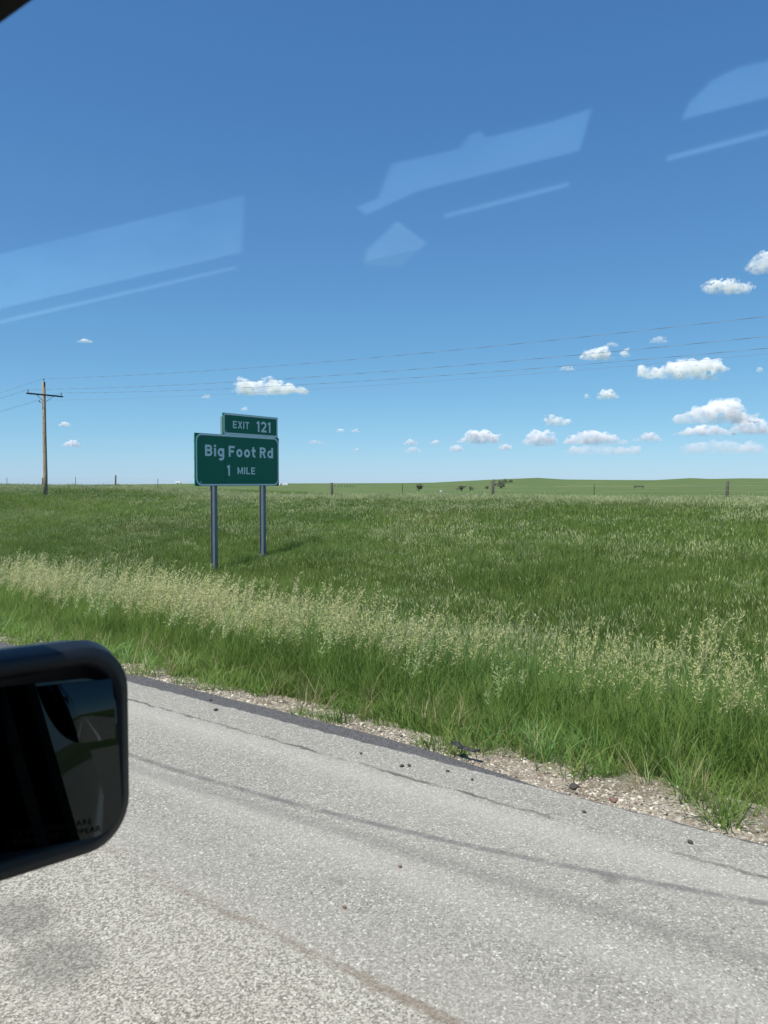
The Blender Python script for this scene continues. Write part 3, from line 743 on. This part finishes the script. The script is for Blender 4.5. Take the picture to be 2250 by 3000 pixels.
for i, px in enumerate((723, 731, 737, 744, 751, 757, 764)):
    far_tree('shelter_shrub', px, 760 + random.uniform(-15, 15), random.uniform(1.8, 3.0), random.uniform(1.6, 2.3), SHRUBS[i], 'row of far shrubs', n=90, cat='shrub')
m_wsteel = simple('white_sheet_metal', (.55, .56, .56), .5, 0, 2, .06); m_grey = simple('grey_roofing', (.45, .46, .46), .5, .3, 2, .1)
m_dark = simple('dark_opening', (.05, .05, .05), .8, 0, 2, .1)
def shed(px, Z, w, d, hgt, label, roofm, group=None):
    p = cam_pt(px, Z); t = empty('farm_shed', p, label, 'shed', group); ang = math.atan2(-.6, .8) + .15 - math.pi / 2 * 0; t.rotation_euler.z = math.atan2(-.8, .6)
    bm = bmesh.new(); add_box(bm, -w / 2, w / 2, -d / 2, d / 2, -.6, hgt); bm_obj('wall', bm, m_wsteel, t)
    V = [(-w / 2 - .2, -d / 2 - .2, hgt), (w / 2 + .2, -d / 2 - .2, hgt), (w / 2 + .2, 0, hgt + d * .22), (-w / 2 - .2, 0, hgt + d * .22), (-w / 2 - .2, d / 2 + .2, hgt), (w / 2 + .2, d / 2 + .2, hgt)]
    mesh_obj('roof', V, [(0, 1, 2, 3), (3, 2, 5, 4), (0, 3, 4), (1, 5, 2)], roofm, t)
    bm = bmesh.new(); add_box(bm, -w * .1, w * .12, -d / 2 - .05, -d / 2 + .02, 0, hgt * .8); bm_obj('door', bm, m_dark, t)
shed(385, 1250, 9, 6, 2.4, 'tiny white shed on the far rise left of the sign', m_wsteel)
shed(584, 900, 7, 4, 1.5, 'leftmost of three long low white sheds just right of the sign', m_wsteel, 'low white sheds')
shed(600, 905, 6, 4, 1.3, 'middle one of three long low white sheds just right of the sign', m_wsteel, 'low white sheds')
shed(616, 910, 6, 4, 1.2, 'rightmost of three long low white sheds just right of the sign', m_wsteel, 'low white sheds')
p = cam_pt(953.5, 300); t = empty('stock_tank', p, 'small round white stock tank near the bushes on the far pasture', 'stock tank')
bm = bmesh.new(); add_tube(bm, [(0, 0, -.2), (0, 0, .25), (0, 0, .62)], [.62, .64, .62], 20); bm_obj('tank', bm, m_wsteel, t, False)
bm = bmesh.new(); add_tube(bm, [(.66 * math.cos(R(a)), .66 * math.sin(R(a)), .63) for a in range(0, 361, 20)], .035, 6, False); bm_obj('rim', bm, m_grey, t)
p = cam_pt(1380, 250); t = empty('feed_bunk', p, 'low dark feed trough alone on the right-hand pasture', 'feed trough'); t.rotation_euler.z = math.atan2(-.8, .6)
bm = bmesh.new(); add_box(bm, -1.5, 1.5, -.4, .4, .55, .62); add_box(bm, -1.5, 1.5, -.42, -.36, .55, .95); add_box(bm, -1.5, 1.5, .36, .42, .55, .95); bm_obj('trough', bm, m_tpost, t)
for x in (-1.3, 1.3):
    for y in (-.3, .3):
        bm = bmesh.new(); add_box(bm, x - .05, x + .05, y - .05, y + .05, -.3, .55); bm_obj('leg', bm, m_wood, t)

# ------------------------------------------------------------------ litter on the shoulder
m_crumb = simple('asphalt_crumb', (.055, .052, .046), .9, 0, 60, .4, .3)
m_redrock = simple('reddish_rock', (.17, .11, .085), .9, 0, 30, .3, .3)
crumbs = [(1240, 1703, .034, 0, 'dark round lump on the gravel near the grass'), (1325, 1730, .030, 1, 'reddish brown stone on the gravel right of the dark lump'),
          (868, 1655, .016, 0, 'left of two dark crumbs side by side near the gravel edge'), (884, 1654, .015, 0, 'right of two dark crumbs side by side near the gravel edge'),
          (967, 1666, .013, 0, 'small dark crumb on asphalt below the black rubber strip'), (1020, 1684, .012, 0, 'dark crumb on the asphalt beside the end of the dark edge strip'),
          (780, 1628, .012, 0, 'dark crumb on pale asphalt left of the two crumbs'), (466, 1534, .020, 0, 'flat dark clod on asphalt near the mirror'),
          (1491, 1820, .016, 0, 'dark crumb near the gravel on the right of the shoulder'), (744, 1960, .010, 1, 'small rusty crumb in the middle of the grey shoulder'),
          (864, 1872, .011, 1, 'small brown crumb lying between the two tyre marks'), (1262, 1754, .012, 0, 'dark crumb on the asphalt in front of the reddish stone'),
          (455, 1512, .012, 0, 'dark crumb on asphalt beyond the flat clod')]
def px_ground(px, py, z=0.0):
    """Point of the plane at height z seen at a place of the 1659 x 2212 frame."""
    rt = Vector((.6, -.8, 0)); upv = rt.cross(fw); d = fw * 1661 + rt * (px - 829.5) - upv * (py - 1106)
    return Vector((0, 0, EYE)) + d * ((z - EYE) / d.z)
for i, (px, py, s, m, lab) in enumerate(crumbs):
    s *= .74
    onroad = m == 0 or py > 1750
    p = px_ground(px, py, .004)
    if p.x > float(edge_u(p.y)): p = px_ground(px, py, -.04)
    vv, ff = stone_mesh(20 + i, 2); vv = [Vector((a.x * s * 1.25, a.y * s, a.z * s * 1.1)) for a in vv]
    o = mesh_obj('clod' if m == 0 else 'pebble', vv, ff, m_crumb if m == 0 else m_redrock, None, loc=p + Vector((0, 0, s * .3)))
    o.rotation_euler.z = i * 1.3; tag(o, lab, 'clod' if m == 0 else 'stone', 'loose lumps on the shoulder')
m_rub = simple('tyre_rubber', (.018, .018, .019), .6, 0, 40, .4, .4)
a, b = px_ground(978, 1620, -.02), px_ground(1034, 1639, -.02)
bm = bmesh.new(); pts = [a.lerp(b, t) + Vector((.012 * math.sin(t * 9), 0, .034 + .016 * math.sin(t * 7 + 1) ** 2)) for t in np.linspace(0, 1, 12)]
rings = []
for i, q in enumerate(pts):
    w = .034 * (1 - .55 * (i / 11)) * (1 + .2 * math.sin(i * 2.1)); d = (b - a).normalized(); s_ = Vector((-d.y, d.x, 0)); th = .008
    rings.append([bm.verts.new(q + s_ * w + Vector((0, 0, th * .2))), bm.verts.new(q + Vector((0, 0, th * 1.6))), bm.verts.new(q - s_ * w), bm.verts.new(q - Vector((0, 0, th)))])
for r0, r1 in zip(rings, rings[1:]):
    for j in range(4): bm.faces.new((r0[j], r0[(j + 1) % 4], r1[(j + 1) % 4], r1[j]))
bm.faces.new(rings[0][::-1]); bm.faces.new(rings[-1])
tag(bm_obj('tyre_scrap', bm, m_rub, None), 'curved black strip of torn tyre rubber lying on the gravel edge', 'tyre scrap')

# ------------------------------------------------------------------ fair-weather clouds
def cloud_mat(dens, seed, soft, asp):
    k = NT('cloud_vapour'); P = k.n('ShaderNodeTexCoord').outputs['Object']
    off = k.n('ShaderNodeVectorMath', operation='ADD'); k.put(off.inputs[0], P); off.inputs[1].default_value = (seed * 3.1, seed * 1.7, 0)
    f = k.noise(off.outputs[0], 7.5, 5, .65); d = k.math('MULTIPLY', k.ramp(f, .5 - .12 * soft - .035, .5 + .17), k.math('MULTIPLY', dens, k.ramp(k.sep(P)[2], -.1 * asp, .75 * asp, .12, 1.0)))
    v = k.n('ShaderNodeVolumePrincipled'); v.inputs['Color'].default_value = (.99, .992, 1, 1); v.inputs['Anisotropy'].default_value = -.12
    k.put(v.inputs['Density'], d); k.t.links.new(v.outputs[0], k.out.inputs['Volume']); return k.m
def cloud(cx, cy_, w, hgt, label, tau=7.0, prof=None, soft=.5):
    """A cumulus whose flat base lies about 700 m up; w, hgt and the direction are those it has in the picture."""
    e = (1043 - (cy_ + hgt / 2)) / 1661; Z = min(700 / e, 16000); t = (cx - 829.5) / 1661
    W_ = w / 1661 * Z; H_ = hgt / 1661 * Z
    rs = random.Random(int(cx * 7 + cy_)); bm = bmesh.new(); n = max(7, int(10 * w / hgt * .6))
    for i in range(n):
        f = (i + .5) / n * 2 - 1 + rs.uniform(-.12, .12)
        hh = (prof(f) if prof else (1 - abs(f) ** 2.2)) * rs.uniform(.55, 1.0) * (H_ / W_)
        r = max(.035, min(hh * .62, .22)); x = f * (.5 - r * .8)
        for _ in range(3):
            rr_ = r * rs.uniform(.55, 1.0); z = max(0.0, hh - rr_) * rs.uniform(.2, 1.0)
            g = bmesh.ops.create_icosphere(bm, subdivisions=2, radius=rr_)
            for v in g['verts']: v.co += Vector((x + rs.gauss(0, r * .5), rs.uniform(-.16, .16) * min(1, 2.2 * H_ / W_ + .2), z))
    me = bpy.data.meshes.new('puffs'); bm.to_mesh(me); bm.free()
    tmp = bpy.data.objects.new('puffs', me); COL.objects.link(tmp)
    md = tmp.modifiers.new('r', 'REMESH'); md.mode = 'VOXEL'; md.voxel_size = max(.010, H_ / W_ / 22)
    dg = bpy.context.evaluated_depsgraph_get(); dg.update(); me2 = bpy.data.meshes.new_from_object(tmp.evaluated_get(dg)); bpy.data.objects.remove(tmp)
    me2.name = 'cloud'; nv_ = len(me2.vertices); co = np.empty(nv_ * 3); me2.vertices.foreach_get('co', co); co = co.reshape(-1, 3)
    nr = np.array([v.normal for v in me2.vertices]) if nv_ else np.zeros((0, 3))
    amp = .23 * H_ / W_
    for i in range(nv_):
        p = Vector(co[i]) * (3.2 / max(H_ / W_, .12)) * .5 + Vector((cx, cy_, 0))
        co[i] += nr[i] * amp * (mnoise.noise(p) + .5 * mnoise.noise(p * 2.3))
    lowm = co[:, 2] < 0; co[lowm, 2] *= .22
    # the lumpy shape fills exactly the size asked for
    co[:, 0] = (co[:, 0] - co[:, 0].min()) / np.ptp(co[:, 0]) - .5
    co[:, 2] = (co[:, 2] - co[:, 2].min()) / np.ptp(co[:, 2]) * (H_ / W_)
    me2.vertices.foreach_set('co', co.ravel()); me2.update()
    me2.materials.clear(); me2.materials.append(cloud_mat(1.25 * tau / H_, cx % 13, soft, H_ / W_))
    o = bpy.data.objects.new('cloud', me2); link(o)
    o.location = (Z * (.8 + .6 * t), Z * (.6 - .8 * t), EYE + e * Z); o.scale = (W_,) * 3; o.rotation_euler.z = math.atan2(-.8, .6)
    tag(o, label, 'cloud', 'fair-weather clouds')
cloud(1468, 795, 200, 54, 'largest single cloud, a broad white oval low in the right sky', 8, lambda f: .75 + .25 * f, .3)
cloud(585, 834, 168, 42, 'long white cloud crossed by the wires above the exit sign', 6, lambda f: .95 - .25 * f - .2 * f * f)
cloud(1286, 765, 76, 30, 'compact white cloud touching the lower wires, left of the broad oval cloud', 7)
cloud(1347, 764, 26, 22, 'very small puff between the compact cloud and the broad oval cloud', 5)
cloud(1562, 622, 112, 34, 'two-lobed ragged cloud under the highest cloud on the right', 5, lambda f: .5 + .5 * abs(math.sin(f * 2.6 + .9)))
cloud(1648, 572, 100, 48, 'highest cloud of all, cut off by the right edge of the picture', 5)
cloud(1309, 852, 50, 24, 'small round-topped cloud alone below the compact cloud', 6)
cloud(1266, 857, 14, 10, 'tiny puff just left of the small round-topped cloud', 4)
cloud(1545, 888, 182, 60, 'towering heaped cloud at the top of the big bank on the right', 7, lambda f: .45 + .55 * math.exp(-((f - .15) / .4) ** 2))
cloud(1612, 918, 110, 44, 'bright heaped cloud at the right end of the big bank', 6)
cloud(1520, 930, 140, 26, 'flat pale cloud along the underside of the big bank', 4)
cloud(1036, 942, 100, 34, 'flat-based white cloud low over the hills in the middle of the sky', 6)
cloud(1203, 908, 66, 26, 'small two-humped cloud above the long low bank', 5, lambda f: .6 + .4 * math.cos(f * 6))
cloud(1166, 946, 78, 38, 'sloping bright cloud at the left end of the long low bank', 6, lambda f: .75 + .25 * f)
cloud(1282, 944, 142, 36, 'long faint bank of small heads low over the hills', 5)
cloud(1398, 944, 64, 22, 'faint small cloud between the long bank and the big bank', 3.5)
cloud(985, 968, 38, 18, 'little cloud below and left of the flat-based cloud', 4)
cloud(1089, 966, 34, 15, 'little cloud below and right of the flat-based cloud', 4)
cloud(886, 955, 34, 14, 'tiny cloud low in the sky left of the flat-based cloud', 3.5)
cloud(941, 955, 26, 11, 'tiny faint cloud nearest the flat-based cloud on its left', 3)
cloud(768, 930, 20, 9, 'right one of a level pair of tiny clouds right of the exit plaque', 3)
cloud(736, 930, 18, 9, 'left one of a level pair of tiny clouds right of the exit plaque', 3)
cloud(770, 972, 17, 8, 'tiny cloud below the level pair, right of the green sign', 3)
cloud(143, 916, 30, 12, 'upper of two small clouds just right of the utility pole', 4)
cloud(158, 958, 50, 17, 'lower of two small clouds just right of the utility pole', 4)
cloud(188, 738, 40, 11, 'small faint cloud high above the utility pole', 2.5)
cloud(447, 857, 24, 9, 'faint sliver of cloud left of the long cloud above the sign', 2)
cloud(1560, 965, 190, 34, 'thin pale veil of cloud under the big bank at the right edge', 1.3, lambda f: .9, .9)
cloud(1300, 972, 170, 24, 'thin pale veil of cloud under the long low bank', 1.0, lambda f: .9, .9)
cloud(893, 972, 46, 14, 'faint flat cloud directly under the tiny cloud left of the flat-based cloud', 1.3, None, .8)
cloud(683, 955, 40, 9, 'faint streak of cloud right beside the upper edge of the green sign', 1.2, None, .8)
cloud(1317, 746, 34, 12, 'faint wisp just above the compact cloud', 1.3, None, .8)
cloud(1222, 797, 40, 12, 'faint wisp below and left of the compact cloud', 1.1, None, .8)
cloud(530, 884, 22, 10, 'tiny faint puff just above the exit plaque', 1.6, None, .8)
cloud(1637, 800, 18, 14, 'tiny faint puff right of the broad oval cloud', 1.6, None, .8)
cloud(1418, 736, 40, 17, 'faint ragged wisp between the upper and middle wires', 1.6)

# ------------------------------------------------------------------ the vehicle the picture is taken from
m_plast = simple('black_plastic', (.008, .010, .014), .36, 0, 300, .2, .40, .3)
m_paint = NT('dark_car_paint'); k = m_paint; m_paint = k.surf(k.principled(k.mix(k.noise(k.obj(), 3), (.035, .060, .085), (.045, .075, .10)), .3, .5, coat=1.0))
m_trim = simple('dark_interior', (.012, .012, .012), .9, 0, 20, .2, .1)
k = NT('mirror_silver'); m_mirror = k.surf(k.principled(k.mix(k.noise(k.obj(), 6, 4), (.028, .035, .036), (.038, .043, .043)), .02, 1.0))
k = NT('window_glass'); tr = k.n('ShaderNodeBsdfTransparent'); gl_ = k.n('ShaderNodeBsdfGlossy'); film = k.ramp(k.noise(k.mapping(k.obj(), (1, 1.2, 3.5)), 4.0, 5, .65), .25, .75, .030, .078); cg = k.n('ShaderNodeCombineColor'); [k.t.links.new(film, cg.inputs[q]) for q in range(3)]; k.t.links.new(cg.outputs[0], gl_.inputs['Color']); gl_.inputs['Roughness'].default_value = 0.03
ad = k.n('ShaderNodeAddShader'); k.t.links.new(tr.outputs[0], ad.inputs[0]); k.t.links.new(gl_.outputs[0], ad.inputs[1]); m_glass = k.surf(ad)
car = empty('car', (0, 0, 0), 'dark car the picture is taken from, its black side mirror and window edge in view', 'car')
TAU = R(10)
def pane_u(z, off=0.0): return .26 - (z - EYE) * math.tan(TAU) + off
def rr2(x0, x1, z0, z1, r, n=8):
    out = []
    for cx, cz, a0 in ((x1 - r, z1 - r, 0), (x0 + r, z1 - r, 90), (x0 + r, z0 + r, 180), (x1 - r, z0 + r, 270)):
        out += [(cx + r * math.cos(R(a0 + 90 * i / n)), cz + r * math.sin(R(a0 + 90 * i / n))) for i in range(n + 1)]
    return out
# side mirror: dished rim, domed shell, silvered glass with a convex blind-spot insert
MV = .735; MX0, MX1, MZ0, MZ1 = .285, .514, 1.405, 1.634
def loop(dx, y, shrink, r): 
    pts = rr2(MX0 + shrink, MX1 - shrink - dx, MZ0 + shrink, MZ1 - shrink, r)
    return [(x, y + (x - .4) * .03, z - (x - .40) * .11 * (1 if z < 1.52 else .45)) for x, z in pts]
loops = [loop(0, MV + .022, .030, .036), loop(0, MV + .004, .026, .040), loop(0, MV - .004, .017, .046), loop(0, MV, .006, .052), loop(0, MV + .018, .0, .056), loop(0, MV + .05, .004, .056), loop(.01, MV + .085, .022, .05), loop(.03, MV + .105, .06, .045)]
bm = bmesh.new(); rings = [[bm.verts.new(p) for p in L_] for L_ in loops]; n = len(rings[0])
for r0, r1 in zip(rings, rings[1:]):
    for j in range(n): bm.faces.new((r0[j], r0[(j + 1) % n], r1[(j + 1) % n], r1[j]))
bm.faces.new(rings[-1]); bm.faces.new(rings[0][::-1])
mir = bm_obj('side_mirror', bm, m_plast, car, True)
bm = bmesh.new(); add_tube(bm, [(.32, .80, 1.50), (.34, .86, 1.40), (.35, .90, 1.13)], [.03, .035, .04], 10); bm_obj('mirror_arm', bm, m_plast, mir, True)
gn = Vector((-.275, -.945, .150)).normalized(); gc = Vector((.40, MV + .004, 1.52))
ax = Vector((-gn.y, gn.x, 0)).normalized(); ax = ax if ax.x > 0 else -ax; az_ = ax.cross(gn); az_ = az_ if az_.z > 0 else -az_
def gpt(x, z, d=0.0): return gc + ax * (x - .40) + az_ * (z - 1.52 - (x - .40) * .09 * (1 if z < 1.52 else .5)) + gn * d
gp = rr2(MX0 + .032, MX1 - .034, MZ0 + .034, MZ1 - .036, .034)
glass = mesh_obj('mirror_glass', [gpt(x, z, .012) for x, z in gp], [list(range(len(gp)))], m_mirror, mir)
# convex insert in the upper outer corner of the glass
bx0, bx1, bz0, bz1 = .402, MX1 - .037, 1.533, MZ1 - .039
V, F = [], []; nx, nz = 14, 14
for i in range(nx + 1):
    for j in range(nz + 1):
        a, b_ = i / nx, j / nz; x = bx0 + (bx1 - bx0) * a; zlo = bz0 + (bz1 - bz0) * (max(0, .62 - a) / .62) ** 2.6 * .98; z = zlo + (bz1 - zlo) * b_
        rr_ = ((x - (bx0 + bx1) / 2) / (bx1 - bx0)) ** 2 + ((z - (bz0 + bz1) / 2) / (bz1 - bz0)) ** 2
        V.append(gpt(x, z, .0172 - .0046 * rr_ * 2))
for i in range(nx):
    for j in range(nz): F.append((i * (nz + 1) + j, (i + 1) * (nz + 1) + j, (i + 1) * (nz + 1) + j + 1, i * (nz + 1) + j + 1))
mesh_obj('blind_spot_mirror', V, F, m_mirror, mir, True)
fc = []
for txt, zz, xx in (('OBJECTS IN MIRROR ARE', 1.4530, .3975), ('CLOSER THAN THEY APPEAR', 1.4445, .3975)):
    cu = bpy.data.curves.new('warning', 'FONT'); cu.body = txt; cu.size = .0082; cu.align_x = 'CENTER'; cu.space_character = 1.12
    to = bpy.data.objects.new('warning', cu); COL.objects.link(to); dg = bpy.context.evaluated_depsgraph_get(); me = to.evaluated_get(dg).to_mesh()
    b = len(fc); vv = [gpt(xx + v_.co.x, zz + v_.co.y, .0128) for v_ in me.vertices]; ff = [list(p_.vertices) for p_ in me.polygons]
    to.to_mesh_clear() if False else None; bpy.data.objects.remove(to); mesh_obj('warning_lettering', vv, ff, simple('etched_letter', (.002, .002, .002), .9, spec=.03), mir)
# pane with its frame
m_seal = simple('rubber_seal', (.010, .011, .010), .8, 0, 30, .2, .2)
def pv(v, z, off=0.0): return (pane_u(z, off), v, z)
pane = [pv(-.30, EYE + .004), pv(.60, EYE + .112), pv(.49, EYE + .280), pv(-.30, EYE + .280)]
mesh_obj('window_pane', pane + [(p[0] + .0045, p[1], p[2]) for p in pane], [(0, 1, 2, 3), (7, 6, 5, 4)], m_glass, car)
fr = [(-.32, EYE - .66), (1.22, EYE - .66), (.76, EYE - .02), (.50, EYE + .268), (-.32, EYE + .268)]
fo = [(-.40, EYE - .74), (1.36, EYE - .74), (.88, EYE + .0), (.56, EYE + .35), (-.40, EYE + .35)]
V = [pv(*p, -.02) for p in fr] + [pv(*p, -.03) for p in fo] + [pv(*p, .02) for p in fr] + [pv(*p, .03) for p in fo]; F = []
for i in range(5):
    j = (i + 1) % 5; F += [(i, j, 5 + j, 5 + i), (10 + i, 15 + i, 15 + j, 10 + j), (i, 10 + i, 10 + j, j), (5 + i, 5 + j, 15 + j, 15 + i)]
mesh_obj('window_frame', V, F, m_seal, car)
# body side, roof and cabin around the viewer
def prism(name, prof, v0, v1, mat):
    n = len(prof); V = [(u, v0, z) for u, z in prof] + [(u, v1, z) for u, z in prof]
    return mesh_obj(name, V, [(i, (i + 1) % n, n + (i + 1) % n, n + i) for i in range(n)] + [list(range(n))[::-1], list(range(n, 2 * n))], mat, car)
zs = EYE - .74; us_ = pane_u(zs)
prism('front_door', [(us_ - .06, .45), (us_ - .02, .45), (us_ + .04, .62), (us_ + .05, .85), (us_ + .03, zs), (us_ - .06, zs)], -.45, 1.15, m_paint)
prism('front_wing', [(us_ - .10, .50), (us_ - .02, .50), (us_ + .03, .64), (us_ + .04, .86), (us_ + .0, 1.02), (us_ - .10, 1.06)], 1.16, 2.55, m_paint)
prism('bonnet', [(us_ - .105, .95), (us_ - .105, 1.065), (us_ - .3, 1.11), (-.5, 1.14), (-1.0, 1.11), (-1.25, 1.05), (-1.25, .95)], 1.16, 2.52, m_paint)
prism('rear_side', [(us_ - .06, .45), (us_ - .02, .45), (us_ + .04, .62), (us_ + .05, .85), (us_ + .03, zs), (pane_u(2.05) + .03, 2.05), (pane_u(2.05) - .06, 2.05), (us_ - .06, zs)], -3.3, -.455, m_paint)
bm = bmesh.new(); add_box(bm, pane_u(1.72) + .0, pane_u(1.72) + .025, -1.9, -.75, 1.28, 1.90); o = bm_obj('rear_window', bm, m_paint, car)
prism('roof', [(pane_u(2.13) + .03, 2.13), (pane_u(2.13) - .10, 2.27), (-.45, 2.36), (-1.35, 2.32), (-1.35, 2.28), (pane_u(2.11) - .03, 2.12)], -3.3, .58, m_trim)
prism('front_light_block', [(-.22, 2.33), (-1.35, 2.32), (-1.35, 2.28), (-.22, 2.29)], .585, 3.9, m_trim)  # added unseen slab ahead of the roof, keeps light off the far side
bm = bmesh.new(); add_box(bm, -1.35, us_ - .06, -3.3, 1.15, .42, .46); bm_obj('floor_pan', bm, m_trim, car)
bm = bmesh.new(); add_box(bm, -1.35, .16, -3.34, -3.305, .46, 2.27); bm_obj('cabin_rear', bm, m_trim, car)
bm = bmesh.new(); add_box(bm, -1.35, -.22, 3.91, 3.95, .46, 2.27); bm_obj('cab_front', bm, m_trim, car)
# far side of the cabin: window openings shaped after the bright patches the pane mirrors
OPEN = [[(3.6, 2.24), (1.678, 2.14), (1.75, 1.988), (3.6, 2.02)], [(3.6, 1.976), (1.787, 1.956), (1.79, 1.946), (3.6, 1.958)],
        [(1.32, 2.027), (1.244, 2.034), (1.181, 2.104), (.985, 2.092), (.948, 2.115), (.905, 2.114), (.896, 2.097), (.742, 2.09), (.639, 2.093), (.678, 2.015), (1.1, 2.023), (1.284, 1.998)],
        [(1.054, 1.957), (.709, 1.960), (.712, 1.949), (1.056, 1.945)], [(1.184, 1.974), (1.101, 1.898), (1.199, 1.854), (1.333, 1.879), (1.315, 1.913)],
        [(.473, 2.021), (.453, 2.05), (.407, 2.078), (.357, 2.087), (.10, 2.06), (.10, 2.015)], [(.506, 1.962), (.10, 1.968), (.10, 1.957), (.506, 1.951)]]
bm = bmesh.new()
for poly in [[(-3.3, .46), (3.9, .46), (3.9, 2.275), (-3.3, 2.275)]] + OPEN:
    vv = [bm.verts.new((-1.25, a, b)) for a, b in poly]
    for i in range(len(vv)): bm.edges.new((vv[i], vv[(i + 1) % len(vv)]))
bmesh.ops.triangle_fill(bm, use_beauty=True, edges=bm.edges[:])
g = bmesh.ops.extrude_face_region(bm, geom=bm.faces[:])
for e in g['geom']:
    if isinstance(e, bmesh.types.BMVert): e.co.x -= .03
bm_obj('far_side', bm, m_trim, car)
